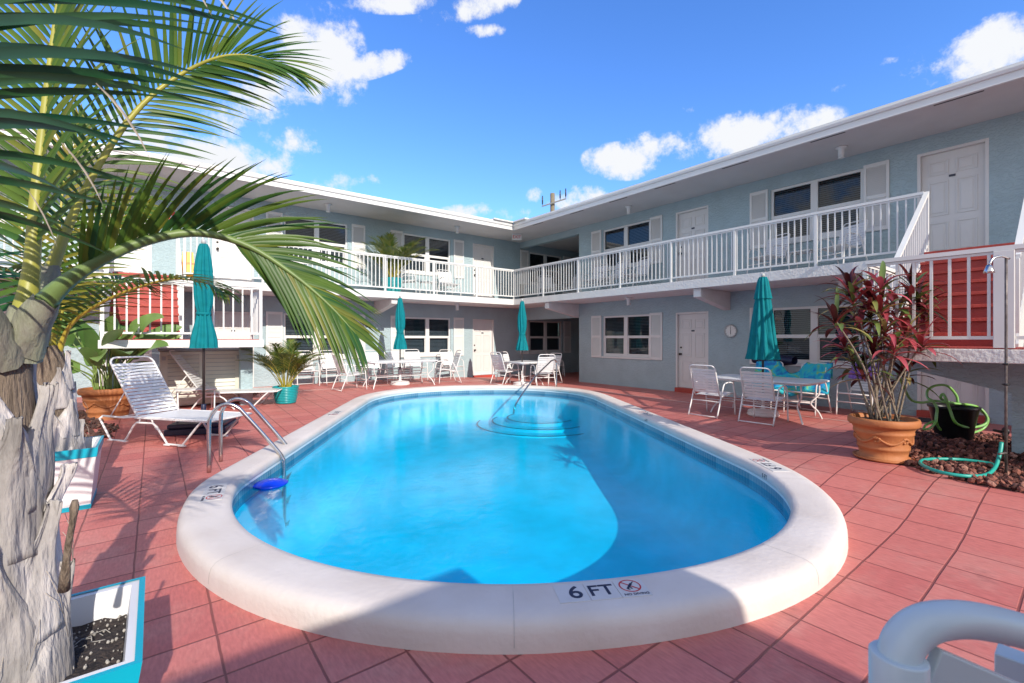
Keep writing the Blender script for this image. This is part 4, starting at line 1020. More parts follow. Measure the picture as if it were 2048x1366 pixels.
def palm_trunk(t, h0, h1, r0, r1, nsc, seed, lean=(0, 0), top_open=True):
    random.seed(seed)
    mb = MB(); prof = []
    for k in range(13):
        f = k/12; prof.append((r0+(r1-r0)*f, h0+(h1-h0)*f))
    mb.lathe(prof, 28, rf=lambda r, z, a: r*(1+.05*sin(3*a+z*7)))
    tr = mb.build('trunk', M['fibre'], t)
    hh = h1-h0
    for k in range(nsc):
        f = k/(nsc-1); a = k*2.4+rnd(-.25, .25); z0 = h0-.06+hh*.72*f; L = hh*rnd(.34, .44)*(1-.2*f)
        mb = MB(); G = []; nu, nv = 22, 20; ww = rnd(1.2, 1.5); fl = rnd(.0, .03); tw = rnd(-.25, .25); tn = rnd(.2, 1)
        ph = rnd(0, 6); cut = rnd(.15, .45)
        for j in range(nv+1):
            v = j/nv; row = []
            for i in range(nu+1):
                u = i/nu*2-1
                # broad clasping base narrowing to a dried tongue
                w = ww*(1-.97*sm(v, .12, 1.0))+.03
                aa = a+u*w+tw*v
                zz = z0+L*v-L*.22*u*u*(1-v)
                if v > .8: zz -= L*.10*abs(sin(u*5+ph))*(v-.8)/.2*cut
                rb = r0+(r1-r0)*min(1.05, max(0, (zz-h0)/hh))
                fold = .006*sin(u*7+ph)*(1-v*.4)+.002*sin(u*23+v*3+ph)+.006*sin(v*5+ph)
                keel = .016*max(0, 1-abs(u)*2.2)*(.35+v)
                rr_ = rb*1.015+.014+(nsc-k)*.0006+fl*sm(v, .55, 1.)*1.3+fold+keel-.018*abs(u)**3
                row.append((rr_*cos(aa), rr_*sin(aa), zz))
            G.append(row)
        mb.grid(G, 0, tn); o = mb.build('leaf_sheath', M['trunk'], t)
        so = o.modifiers.new('thick', 'SOLIDIFY'); so.thickness = .009
    mb = MB()
    for k in range(34):
        a = rnd(0, 6.28); z = rnd(h0, h0+hh*.5); r = r0*1.12; L = rnd(.08, .25); b = rnd(-.8, .8)
        mb.tube([(r*cos(a), r*sin(a), z), (r*1.12*cos(a+.2*b), r*1.12*sin(a+.2*b), z-L*.4), (r*1.15*cos(a+.45*b), r*1.15*sin(a+.45*b), z-L)], .0009, 4)
    mb.build('loose_fibre', M['dry'], t, ); t.children
    random.seed(seed+100)

# --- near palm
P1 = V((-.395, 2.08, 0))
planter('white square planter with turquoise trim at the very front, by the near palm', -.345, 2.1)
pa = thing('palm_tree', 'big palm with shaggy grey trunk filling the left edge', 'palm tree', P1, 0)
palm_trunk(pa, .38, 1.50, .148, .085, 17, 3)
def F1(pts): return [gd(*p) for p in pts]
crown = P1+V((0, 0, 1.36))
def petiole_base(pts): return [crown+V((0, 0, .0))]+pts
LOWS = -.45
frs = [
  # arching frond sweeping right over the loungers
  dict(path=[(40,700,1.42),(95,600,1.42),(180,532,1.45),(290,482,1.52),(400,466,1.6),(500,494,1.68),(590,552,1.74),(660,612,1.78),(712,668,1.8)], llen=.41, lw=.018, n=66, droop=.36, vee=.05, a0=44, a1=20, start=.22, low=LOWS, tone=.66, rr=.024, rt=.22, up=(-.55, .75, .25), tonevar=.25),
  # upright frond
  dict(path=[(30,720,1.42),(60,560,1.45),(72,400,1.5),(90,220,1.56),(108,60,1.62),(130,-120,1.7)], llen=.46, lw=.02, n=40, droop=.35, vee=.3, a0=58, a1=25, start=.28, tone=.7, rr=.026, rt=.75, up=(-.6, -.75, .1)),
  # frond overhead whose leaflets sweep in from the left edge
  dict(path=[(0,720,1.38),(-70,560,1.25),(-140,360,1.1),(-150,160,1.02),(-90,-40,.98),(30,-190,.98),(220,-300,1.0)], llen=.74, lw=.026, n=44, droop=.26, vee=.1, a0=68, a1=48, start=.27, tone=.30, rr=.026, rt=.3, up=(-.5, -.8, .2), broken=.3, tonevar=.2, sides=(1,)),
  # frond arching to the upper right with a fan shaped tip
  dict(path=[(60,700,1.5),(110,520,1.7),(180,360,1.9),(270,225,2.05),(360,150,2.15),(450,112,2.2),(530,118,2.25),(598,150,2.28)], llen=.42, lw=.02, n=62, droop=.3, vee=.25, a0=66, a1=16, start=.18, tone=.66, rr=.018, rt=.8, up=(.35, -.85, .35)),
  dict(path=[(20,700,1.4),(-60,600,1.5),(-200,500,1.7),(-400,470,1.9),(-600,560,2.0)], llen=.5, lw=.032, n=30, droop=.5, vee=.3, tone=.5, rr=.024, rt=.4),
]
for f in frs:
    f = dict(f); f['path'] = F1(f['path']); frond(**f, parent=pa, origin=P1, flare=1.1)
    pts = [p-P1 for p in spline(f['path'], 40)][:6]; rr = f['rr']; mb = MB()
    mb.tube(pts, [rr*(1-q/40)**.8*(1+1.1*max(0, 1-q/40/.26)**1.6)*(1.07+.03*sin(q*2.1))+.003 for q in range(6)], 12, 0, rnd(.0, .35), cap=False)
    mb.v = [(x+rnd(-.004, .004), y+rnd(-.004, .004), z+rnd(-.012, .012)) for x, y, z in mb.v]; mb.build('petiole_sheath', M['sheath'], pa)
mb = MB(); P = [gd(*p)-P1 for p in ((128,1180,1.22),(135,1100,1.2),(146,1040,1.19),(150,1000,1.19))]; mb.tube(spline(P, 8), [.013, .011, .008, .0075, .007, .007, .008, .010, .006], 8, 0, .05)
mb.build('broken_petiole', M['fibre'], pa)
# --- second palm in second planter
P2 = V((-.72, 5.66, 0))
planter('white square planter with turquoise trim holding the smaller palm behind', -.70, 5.68, .53, .31, .26)
pb = thing('palm_tree', 'smaller palm behind the big trunk, in the second square planter', 'palm tree', P2, 0)
palm_trunk(pb, .42, 1.42, .20, .085, 15, 11)
frs = [
  dict(path=[(112,720,4.05),(140,652,4.0),(200,607,3.9),(270,577,3.8),(345,558,3.7),(410,566,3.65),(450,588,3.6)], llen=.42, lw=.03, n=38, droop=.7, vee=.35, a0=66, a1=24, start=.1, tone=.72, rr=.018, rt=.95, up=(-.2, .2, 1)),
  dict(path=[(105,720,4.05),(130,600,4.1),(175,500,4.2),(235,440,4.3),(300,415,4.35)], llen=.45, lw=.028, n=34, droop=.35, vee=.4, tone=.85, rr=.017, rt=.9, start=.14, up=(.2, -.9, .3)),
  dict(path=[(100,720,4.05),(95,600,4.1),(70,500,4.2),(20,440,4.3),(-60,420,4.4)], llen=.45, lw=.028, n=30, droop=.4, vee=.4, tone=.8, rr=.017, rt=.9, start=.14),
  dict(path=[(110,720,4.05),(150,630,4.2),(200,580,4.5),(250,560,4.8),(300,575,5.0)], llen=.42, lw=.028, n=30, droop=.6, vee=.35, tone=.5, rr=.016, rt=.8, start=.14),
  dict(path=[(100,720,4.05),(80,620,3.8),(50,560,3.5),(0,540,3.2),(-70,580,3.0)], llen=.42, lw=.028, n=28, droop=.6, vee=.35, tone=.45, rr=.016, rt=.7, start=.14),
  dict(path=[(105,720,4.05),(115,580,4.0),(120,440,4.0),(135,330,4.1),(170,240,4.2)], llen=.45, lw=.028, n=34, droop=.3, vee=.4, tone=.85, rr=.017, rt=.85, start=.14, up=(.1, -.9, .3)),
]
for f in frs:
    f = dict(f); f['path'] = F1(f['path']); frond(**f, parent=pb, origin=P2)
# --- areca palm in ribbed turquoise pot
def areca(label, loc, potlabel, rz=0, sc=1., seed=3, group=None):
    random.seed(seed)
    t = thing('turquoise_pot', potlabel, 'plant pot', loc, rz, 'ribbed turquoise pots', sc)
    mb = MB(); prof = [(.17, 0), (.19, .01)]
    for k in range(9):
        z = .02+.30*k/9; r = .19+.05*(k/9)**.7; prof += [(r, z), (r+.008, z+.012), (r+.008, z+.02), (r, z+.03)]
    prof += [(.25, .33), (.255, .35), (.235, .35), (.23, .3)]
    mb.lathe(prof, 36); mb.build('pot', M['turq'], t)
    mb = MB(); mb.lathe([(.232, .31), (.01, .32)], 24, cap=False); mb.build('soil', M['soil'], t)
    p = thing('areca_palm', label, 'potted palm', V(loc)+V((0, 0, .31*sc)), rz, 'potted areca palms', sc)
    for k in range(34):
        a = k*2.4+rnd(-.3, .3); L = rnd(.75, 1.40); el = rnd(1.0, 1.5); b0 = V((.1*cos(a)*rnd(.2, 1), .1*sin(a)*rnd(.2, 1), 0)); d = V((cos(a), sin(a), 0)); P = []
        for j in range(7):
            f = j/6; P.append(b0+d*L*(f*cos(el)+.22*f*f)+V((0, 0, L*(f*sin(el)-.34*f**2.6*(1.5-el*.5)))))
        frond(P, .25, .019, 24, .5, .45, 62, 25, .34, 'frond', p, tone=.5, rr=.007, rt=.9, leafmat=M['areca'], tonevar=.35, seg=4)
    return t, p
z = deckz(2.35, 10.6)
tp, ap = areca('bushy areca palm in the turquoise pot on the pool deck', (2.2, 10.6, z), 'ribbed turquoise pot on the pool deck beside the lounger foot', 0, 1.02)
dup(tp, (5.75, 13.35, ZT), 1.2, 'ribbed turquoise pot on the sunny upper balcony', sc=1.3); dup(ap, (5.75, 13.35, ZT+.40), 1.2, 'areca palm on the sunny upper balcony behind the railing', sc=1.35)

# --- bird of paradise in terracotta pot, left
lp = gz(210, 836, .06); lp = V((-.62, 10.6, .08))
pot_terra('terracotta pot of paddle-leaved plant behind the near sun lounger', lp, .40, .55)
bp = thing('paddle_leaf_plant', 'broad paddle-leaved plant in the left terracotta pot', 'plant', lp+V((0, 0, .5)), 0, None, 1.5)
random.seed(12)
for k in range(34):
    a = k*2.4+rnd(-.4, .4); out = rnd(.08, .50); hgt = rnd(.18, .66); mb = MB()
    b0 = V((.12*cos(a), .12*sin(a), 0)); top = V((out*cos(a), out*sin(a), hgt))
    P = spline([b0, b0*1.2+V((0, 0, hgt*.5)), top], 10); mb.tube(P, [.011-.0006*j for j in range(11)], 6, 1, .3)
    d = (P[-1]-P[-3]).normalized()+V((cos(a)*.5, sin(a)*.5, .1)); L = rnd(.34, .52)
    leaf(mb, P[-1], d, V((rnd(-.5, .5), -.9, rnd(.2, .9))), L, L*.40, rnd(.2, .9), rnd(.2, 1), fold=.28, n=9, shape='paddle', curl=rnd(-.3, .3)); mb.build('leaf', [M['banana'], M['rachis']], bp)
# --- ti plant, right
rp = V((7.23, 1.60, 0)); rp = gd(1766, 914, 5.18); rp.z = .135
pot_terra('large terracotta pot with garland relief holding the red ti plant', rp, .325, .46)
tp_ = thing('ti_plant', 'tall red and green ti plant in the large terracotta pot', 'plant', rp+V((0, 0, .43)), 0)
random.seed(31); heads = []
camr = V((CS, -SN, 0)); camf = V((SN, CS, 0))
targets = [(1660,640),(1700,600),(1735,590),(1762,575),(1795,610),(1830,600),(1855,640),(1815,665),(1770,660),(1715,655),(1680,690),(1850,690),(1790,700),(1745,700),(1700,720),(1760,620),(1720,745),(1810,745),(1690,580),(1830,570),(1738,628),(1845,615)]
rd = rp.dot(camf)
for k, (px, py) in enumerate(targets):
    top = gd(1768+(px-1768)*.9, py, rd+rnd(-.22, .22))-(rp+V((0, 0, .43))); b0 = V((rnd(-.17, .17), rnd(-.17, .17), 0)); b0.x += top.x*.12
    mid = b0.lerp(top, .5)+V((rnd(-.05, .05), rnd(-.05, .05), .06)); P = spline([b0, mid, top], 10); mb = MB(); mb.tube(P, [.0115-.0004*j for j in range(11)], 6, 1)
    nl = 17
    tb = random.choice([.15, .42, .55, .68])
    for j in range(nl):
        a = j*2.4; f = j/nl; el = 1.25-1.45*f+rnd(-.2, .2); d = V((cos(a)*cos(el), sin(a)*cos(el), sin(el))); pos = top-V((0, 0, .10*f))
        tone = min(.72, max(0, tb+rnd(-.3, .3))) if random.random() < .68 else rnd(.78, 1)
        leaf(mb, pos, d, (0, 0, 1), rnd(.28, .43)*(1.0), rnd(.045, .066), rnd(.5, 1.3), tone, fold=.3, n=6, curl=rnd(-.3, .3))
    mb.build('stalk', [M['ti'], M['stem']], tp_)

# ------------------------------------------------------------------ beds of rock and mulch
def rocks(name, poly, n, m, smin, smax, hfun, flat=.7, seed=1):
    random.seed(seed); xs = [p[0] for p in poly]; ys = [p[1] for p in poly]
    def inside(x, y):
        c = False; j = len(poly)-1
        for i in range(len(poly)):
            if (poly[i][1] > y) != (poly[j][1] > y) and x < (poly[j][0]-poly[i][0])*(y-poly[i][1])/(poly[j][1]-poly[i][1])+poly[i][0]: c = not c
            j = i
        return c
    t = (1+5**.5)/2; iv = [V(v).normalized() for v in ((-1,t,0),(1,t,0),(-1,-t,0),(1,-t,0),(0,-1,t),(0,1,t),(0,-1,-t),(0,1,-t),(t,0,-1),(t,0,1),(-t,0,-1),(-t,0,1))]
    fi = ((0,11,5),(0,5,1),(0,1,7),(0,7,10),(0,10,11),(1,5,9),(5,11,4),(11,10,2),(10,7,6),(7,1,8),(3,9,4),(3,4,2),(3,2,6),(3,6,8),(3,8,9),(4,9,5),(2,4,11),(6,2,10),(8,6,7),(9,8,1))
    mb = MB(); k = 0
    while k < n:
        x, y = rnd(min(xs), max(xs)), rnd(min(ys), max(ys))
        if not inside(x, y): continue
        k += 1; s = rnd(smin, smax); Rm = Matrix.Rotation(rnd(0, 6.3), 3, V((rnd(-1, 1), rnd(-1, 1), rnd(-1, 1))).normalized()); sc_ = V((rnd(.7, 1.3), rnd(.7, 1.2), flat*rnd(.7, 1.2)))
        c = V((x, y, hfun(x, y)+s*.35)); tn = rnd(0, 1)
        ids = [mb.vert(c+Rm @ V((v.x*sc_.x, v.y*sc_.y, v.z*sc_.z))*s*rnd(.75, 1.2)) for v in iv]
        for f in fi: mb.face([ids[q] for q in f], 0, tn)
    o = mb.build(name, m); tag(o, kind='stuff'); return o
bed = [(6.42, 1.5), (6.15, 1.12), (5.97, .75), (5.95, .3), (5.9, -1.), (9.9, -1.), (9.9, 1.7), (7.6, 1.85), (6.85, 1.75)]
def hb(x, y): return .02+deckz(x, y)+.02*sin(x*9)*sin(y*8)+.03*sm(x, 6.6, 7.4)*(1-sm(x, 8, 9))
mb = MB(); G = [[V((5.8+4.2*i/60, -1.1+3.2*j/48, hb(5.8+4.2*i/60, -1.1+3.2*j/48)-.012)) for i in range(61)] for j in range(49)]
# keep the soil sheet inside the bed outline by lowering outside vertices
def ins(poly, x, y):
    c = False; j = len(poly)-1
    for i in range(len(poly)):
        if (poly[i][1] > y) != (poly[j][1] > y) and x < (poly[j][0]-poly[i][0])*(y-poly[i][1])/(poly[j][1]-poly[i][1])+poly[i][0]: c = not c
        j = i
    return c
mb.grid([[p if ins(bed, p.x, p.y) else V((p.x, p.y, -.06)) for p in r] for r in G]); tag(mb.build('rock_bed_soil', M['mulch']), kind='structure')
o = rocks('lava_rock', bed, 5200, M['lava'], .013, .038, hb, seed=4); tag(o, 'dark red lava rock chips in the bed under the right stair', 'lava rock')
bed2 = [(-3.2, 8.2), (-.5, 8.75), (-.45, 9.4), (-1.0, 11.3), (-3.4, 11.2)]
def hb2(x, y): return deckz(x, y)+.015
o = rocks('mulch', bed2, 2200, M['mulch'], .02, .05, hb2, .3, 5); tag(o, 'dark brown mulch in the bed behind the second palm', 'mulch')

# ------------------------------------------------------------------ cabinet
cb = thing('storage_cabinet', 'beige resin storage cabinet with louvred doors under the left stair', 'cabinet', (.77, 11.42, deckz(.77, 11.42)+.02), 0)
W, D, Hc = .68, .36, 1.12
mb = MB(); mb.box((-W, -D+.03, 0), (W, D, Hc-.05)); mb.build('body', M['cabinet'], cb, .01)
mb = MB(); mb.box((-W-.03, -D-.03, Hc-.049), (W+.03, D+.02, Hc)); mb.build('lid', M['lid_gap_shade'], cb, .015)
for s in (-1, 1):
    a, b = (-W, -.004) if s < 0 else (.004, W); mb = MB()
    mb.box((a, -D, .03), (a+.12 if s < 0 else a+.05, -D+.028, Hc-.06)); mb.box((b-.05 if s < 0 else b-.12, -D, .03), (b, -D+.028, Hc-.06))
    ia, ib = (a+.12, b-.05) if s < 0 else (a+.05, b-.12)
    mb.box((ia, -D, .03), (ib, -D+.028, .1)); mb.box((ia, -D, Hc-.12), (ib, -D+.028, Hc-.06))
    for k in range(11):
        z = .1+(Hc-.22)*k/11; h_ = (Hc-.22)/11; mb.box((ia, -D+.012, z+h_-.008), (ib, -D+.0215, z+h_+.004), 1); mb.poly([(ia, -D, z+.004), (ib, -D, z+.004), (ib, -D+.02, z+h_), (ia, -D+.02, z+h_)]); mb.poly([(ia, -D+.02, z+h_), (ib, -D+.02, z+h_), (ib, -D, z+h_+.004), (ia, -D, z+h_+.004)])  # dark strip in each louvre gap stands in for shade
    d = mb.build('cabinet_door', [M['cabinet'], M['lid_gap_shade']], cb)
    mb = MB(); x = -W+.06 if s < 0 else W-.06; mb.box((x-.03, -D-.012, Hc-.22), (x+.03, -D-.001, Hc-.15)); mb.build('latch', M['grey'], d)

# ------------------------------------------------------------------ pool fittings
ld = thing('pool_ladder', 'bent stainless steel ladder over the left pool edge', 'pool ladder', (.9, 5.9, 0), 0)
LO = V((.9, 5.9, 0))
def rail3(p): return [V(q)-LO for q in p]
pathA = [gz(418, 945, 0), gd(418, 860, 5.0), gd(440, 822, 4.95), gd(478, 818, 4.9), gd(515, 848, 4.8), gd(560, 925, 4.62), gd(572, 950, 4.55), gd(572, 1000, 4.50), gd(572, 1080, 4.48)]
a0, b0 = gz(418, 945, .0), gz(461, 905, 0.)
sep = V((b0.x-a0.x, b0.y-a0.y, 0)).normalized()*.48
dirp = V((sep.y, -sep.x, 0)).normalized()
if dirp.dot(cen-a0) < 0: dirp = -dirp
for k in (0, 1):
    o0 = a0+sep*k; P = [o0, o0+V((0, 0, .5)), o0+dirp*.02+V((0, 0, .62)), o0+dirp*.08+V((0, 0, .71)), o0+dirp*.17+V((0, 0, .745)), o0+dirp*.27+V((0, 0, .71)), o0+dirp*.36+V((0, 0, .61)), o0+dirp*.66+V((0, 0, .215)), o0+dirp*.73+V((0, 0, .10)), o0+dirp*.75+V((0, 0, -.02)), o0+dirp*.75+V((0, 0, -.75))]
    mb = MB(); mb.tube(rail3(spline(P, 60)), .0215, 12); mb.build('rail', M['steel'], ld)
for z in (-.16, -.42, -.68):
    mb = MB(); c = a0+dirp*.75; mb.strap(c-LO+V((0, 0, z)), c+sep-LO+V((0, 0, z)), .09, .025, (0, 0, 1)); mb.build('tread', M['steel'], ld, .004)
hr = thing('pool_handrail', 'single bent steel handrail at the far end of the pool', 'handrail', (8.6, 9.4, 0), 0)
B1, T1 = gz(1113, 775, .12), gz(1033, 806, -.04); dd = (T1-B1); dd.z = 0; dl = dd.length; dd.normalize()
P = [B1, B1+V((0, 0, .6)), B1+dd*.03+V((0, 0, .72)), B1+dd*.12+V((0, 0, .77)), B1+dd*.3+V((0, 0, .76)), B1+dd*.48+V((0, 0, .70)), B1+dd*(dl*.62)+V((0, 0, .34)), T1, T1+dd*.15+V((0, 0, -.25))]
mb = MB(); mb.tube([p-V((8.6, 9.4, 0)) for p in spline(P, 50)], .02, 10); mb.build('rail', M['steel'], hr)
# floating blue bowl
mb = MB(); mb.lathe([(.02, -.03), (.12, -.03), (.15, -.012), (.165, .0), (.168, .008), (.155, .012), (.12, .03), (.06, .045), (.005, .05)], 32)
o = mb.build('floating_dispenser', M['blue']); o.location = gz(541, 968, -.03); tag(o, 'round blue plastic float beside the ladder in the water', 'pool float')
# depth markers
def diver(mb, c, r):
    n_ = 40
    for j in range(n_):
        a, b = 2*pi*j/n_, 2*pi*(j+1)/n_
        mb.poly([(c[0]+r*cos(a), c[1]+r*sin(a), .0046), (c[0]+r*cos(b), c[1]+r*sin(b), .0046), (c[0]+r*.86*cos(b), c[1]+r*.86*sin(b), .0046), (c[0]+r*.86*cos(a), c[1]+r*.86*sin(a), .0046)], 0)
    mb.strap((c[0]-r*.62, c[1]+r*.62, .0052), (c[0]+r*.62, c[1]-r*.62, .0052), r*.13, .0006, (0, 0, 1), 0)
    B = [((-.42, -.5), (-.12, -.12), .2), ((-.12, -.12), (.22, .3), .24), ((.22, .3), (.5, .55), .1), ((-.1, -.15), (.02, -.55), .1), ((-.42, -.5), (-.2, -.62), .1)]
    for a, b, w in B: mb.strap((c[0]+a[0]*r, c[1]+a[1]*r, .006), (c[0]+b[0]*r, c[1]+b[1]*r, .006), w*r, .0006, (0, 0, 1), 1)
def marker(label, org, xd, nt=.165, no_dive=True, zt=.1556):
    xd = V((xd[0], xd[1], 0)).normalized(); t = thing('depth_marker', label, 'depth marker', V((org[0], org[1], zt)), math.atan2(xd.y, xd.x), 'depth markers on the coping')
    for k in range(3 if no_dive else 2):
        mb = MB(); mb.box((k*nt+.0015, 0, 0), ((k+1)*nt-.0015, nt, .004)); mb.build('tile', M['tile'], t, .0015)
    add_text('numeral', '6', .155, M['ink'], t, Matrix.Translation((nt*.62, .032, .0046)))
    add_text('letters', 'FT', .135, M['ink'], t, Matrix.Translation((nt*1.5, .038, .0046)))
    if no_dive:
        mb = MB(); diver(mb, (nt*2.48, nt*.60), nt*.36); mb.build('no_diving_symbol', [M['inkred'], M['ink']], t)
        add_text('caption', 'NO DIVING', .026, M['ink'], t, Matrix.Translation((nt*2.52, .012, .0046)))
    return t
def rim_marker(label, x, y):
    i = min(range(NP), key=lambda k: (base[k]-V((x, y, 0))).length); up_v = -nrm[i]; xd = up_v.cross(V((0, 0, 1)))
    return marker(label, base[i]+nrm[i]*.215-xd*.25, xd)
rim_marker('large 6 FT NO DIVING marker on the nearest rim of the pool', 1.92, 1.70)
rim_marker('6 FT NO DIVING marker on the left rim beside the steel ladder', .56, 4.7)
rim_marker('6 FT NO DIVING marker on the right rim level with the terracotta pot', 5.0, 2.2)
rim_marker('6 FT NO DIVING marker on the right rim near the two patio chairs', 6.7, 5.0)
rim_marker('6 FT NO DIVING marker on the far left rim level with the turquoise pot', 2.55, 8.4)
for px, py, lab in ((1545, 957, 'black 6 FT lettering on the inner face below the terracotta pot'), (1291, 843, 'black 6 FT lettering on the inner face below the patio chairs')):
    p = gz(px, py, .09); i = min(range(NP), key=lambda k: (base[k]-V((p.x, p.y, 0))).length)
    Nn = -nrm[i]; T = V((-Nn.y, Nn.x, 0))
    t = thing('wall_depth_mark', lab, 'depth marker', base[i]-nrm[i]*.0135+V((0, 0, .08)), math.atan2(T.y, T.x), None)
    add_text('letters', '6 FT', .062, M['ink'], t, Matrix.Rotation(R(90), 4, 'X'))

# ------------------------------------------------------------------ right corner: hose pot, hoses, shower pipe, outlet
hp = gd(1907, 888, 6.05); hp.z = hb(hp.x, hp.y)-.01; hpt = thing('hose_pot', 'black plastic pot wrapped in a bright green hose', 'hose pot', hp, 0)
mb = MB(); mb.lathe([(.17, 0), (.18, .01), (.245, .40), (.26, .41), (.262, .44), (.24, .44), (.225, .38), (.16, .04)], 32); mb.build('pot', M['black'], hpt)
random.seed(2); P = []
for k in range(60):
    a = k*.37; P.append((cos(a)*(.27+.06*sin(k*.9)), sin(a)*(.26+.05*cos(k*.7)), .45+.03*sin(k*1.3)+.0012*k))
P0 = [V(p)+hp for p in P]
loopA = [gd(1850, 790, 9.0)]
ho = MB()
path = [gd(1795, 745, 5.5), gd(1818, 795, 5.862), gd(1840, 805, 5.899), gd(1870, 802, 5.936), gd(1900, 806, 5.936), gd(1950, 812, 5.973), gd(1972, 830, 5.936), gd(1970, 848, 5.936), gd(1940, 855, 5.862), gd(1912, 846, 5.825), gd(1900, 820, 5.862), gd(1893, 800, 5.862), gd(1886, 788, 5.899), gd(1882, 797, 5.936), gd(1905, 806, 6.084), gd(1945, 812, 6.159), gd(1975, 835, 6.159), gd(1965, 858, 6.159), gd(1930, 868, 6.084), gd(1900, 866, 6.084), gd(1880, 858, 6.010), gd(1872, 840, 5.936), gd(1874, 818, 5.899), gd(1866, 803, 5.936), gd(1855, 795, 6.010), gd(1856, 780, 6.047), gd(1872, 771, 6.084), gd(1895, 772, 6.084), gd(1912, 790, 6.084), gd(1916, 806, 6.084)]
HO = path[3].copy(); ho.tube([p-HO for p in spline(path, 150)], .0155, 8)
path = [gd(1874, 818, 5.899), gd(1872, 842, 5.862), gd(1860, 856, 5.825), gd(1848, 858, 5.788), gd(1852, 850, 5.862), gd(1868, 842, 5.936)]
ho.tube([p-HO for p in spline(path, 40)], .0135, 8)
o = ho.build('garden_hose', M['ghose']); o.location = HO; tag(o, 'bright green garden hose looped around the black pot', 'hose')
path = [gd(2003, 885, 4.62), gd(2000, 905, 4.58), gd(1990, 935, 4.5)]+[gz(x, y, .185) for x, y in ((1970, 950), (1930, 952), (1880, 944), (1846, 931), (1842, 922), (1865, 918), (1920, 919), (1975, 926), (1990, 931))]
HO = path[3].copy(); mb = MB(); mb.tube([p-HO for p in spline(path, 80)], .0165, 10); o = mb.build('garden_hose', M['those']); o.location = HO; tag(o, 'teal garden hose lying on the lava rock below the tap', 'hose')
sp0 = gd(2012, 940, 4.5); sh = thing('shower_pipe', 'thin rusty outdoor shower pipe standing in front of the stair', 'shower', (sp0.x, sp0.y, 0), 0)
def spl(px, py, dep=4.5): p = gd(px, py, dep); return p-V((sp0.x, sp0.y, 0))
mb = MB(); mb.tube([(0, 0, 0), (0, 0, 1.0), (.004, .0, 1.75), (.01, 0, 2.28)], .011, 8); mb.tube([(0, 0, .36), (-.05, .02, .36), (-.09, .04, .355)], .011, 8); mb.build('pipe', M['pipe'], sh)
mb = MB(); mb.tube(spline([(.03, -.02, 2.26), (-.03, .03, 2.285), (-.10, .08, 2.26), (-.13, .10, 2.2)], 12), .011, 8); mb.lathe([(.02, 2.2), (.04, 2.14), (.042, 2.12), (.01, 2.118)], 16, c=(-.132, .102, 0)); mb.build('shower_head', M['steel'], sh)
mb = MB()
for z in (1.22, 1.02): mb.lathe([(.012, z), (.03, z+.006), (.03, z+.014), (.012, z+.02)], 12); mb.box((0, -.006, z+.004), (.10, .006, z+.014))
mb.build('valve_handle', M['black'], sh)
tp0 = V((sp0.x-.1, sp0.y+.05, 0)); ta = thing('garden_tap', 'dark garden tap feeding the teal hose at the pillar', 'tap', gd(2003, 866, 4.62), R(40))
mb = MB(); mb.tube([(.09, 0, .01), (0, 0, .01), (-.03, 0, .0), (-.035, 0, -.06)], .014, 10); mb.build('spout', M['brass'], ta)
mb = MB(); mb.lathe([(.006, 0), (.04, .0), (.042, .012), (.006, .014)], 16); mb.v = [(x-.01, -z-.02, y+.02) for x, y, z in mb.v]; mb.build('handwheel', M['black'], ta)
px_ = 0
ob = thing('power_outlet', 'white weatherproof power outlet low on the blue pillar', 'outlet', (7.598, .45, .42), 0)
mb = MB(); mb.box((-.035, -.07, -.07), (0, .07, .07)); mb.build('cover_plate', M['white'], ob, .008)
mb = MB(); mb.lathe([(.035, 0), (.035, .008), (.02, .012)], 16); mb.v = [(-.034-z, y, x) for x, y, z in mb.v]; mb.build('socket', M['cabinet'], ob)
# door mat under the stair
mb = MB(); mb.box((-.25, -.4, 0), (.25, .4, .012)); o = mb.build('door_mat', M['clay']); o.location = (11.0, 1.7, .002); tag(o, 'dark door mat before the white door under the right stair', 'mat')
# wall clock
ck = thing('wall_clock', 'round white wall clock left of the wide umbrella', 'clock', (XW, 5.77, 1.67), 0)
mb = MB(); mb.lathe([(.155, 0), (.165, .012), (.165, .03), (.15, .04), (.14, .03)], 36, cap=False); mb.v = [(-z-.002, x, y) for x, y, z in mb.v]; mb.build('rim', M['grey'], ck)
mb = MB(); mb.lathe([(.145, .012), (.001, .013)], 36, cap=False); mb.v = [(-z-.002, x, y) for x, y, z in mb.v]
mb.build('face', M['clockf'], ck)
mb = MB()
for k in range(12):
    a = pi/6*k; mb.strap((-.018, .118*sin(a), .118*cos(a)), (-.018, .132*sin(a), .132*cos(a)), .008, .001, (1, 0, 0))
mb.strap((-.02, 0, .015), (-.02, 0, -.085), .012, .002, (1, 0, 0)); mb.strap((-.022, .0, -.01), (-.022, 0, .11), .008, .002, (1, 0, 0)); mb.build('hands', M['black'], ck)
# utility pole
up_ = gd(1105, 425, 40); ut = thing('utility_pole', 'wooden utility pole with crossarm rising behind the far roof corner', 'utility pole', (up_.x, up_.y, 0), -TH)
top = gd(1105, 387, 40).z
mb = MB(); mb.tube([(0, 0, 0), (0, 0, top)], .2, 12); mb.build('pole', M['wood'], ut)
mb = MB(); mb.box((-.95, -.46, top-.98), (1.15, -.36, top-.88)); mb.v = [(x, y, z+x*.32) for x, y, z in mb.v]; mb.build('crossarm', M['galv'], ut)
for x in (-.9, .62, 1.1):
    mb = MB(); mb.lathe([(.03, 0), (.03, .12), (.07, .14), (.05, .22), (.07, .26), (.05, .34), (.07, .4), (.05, .48), (.06, .6), (.03, .8)], 10, c=(x, -.43, top-.85+x*.32)); mb.build('insulator', M['black'], ut)
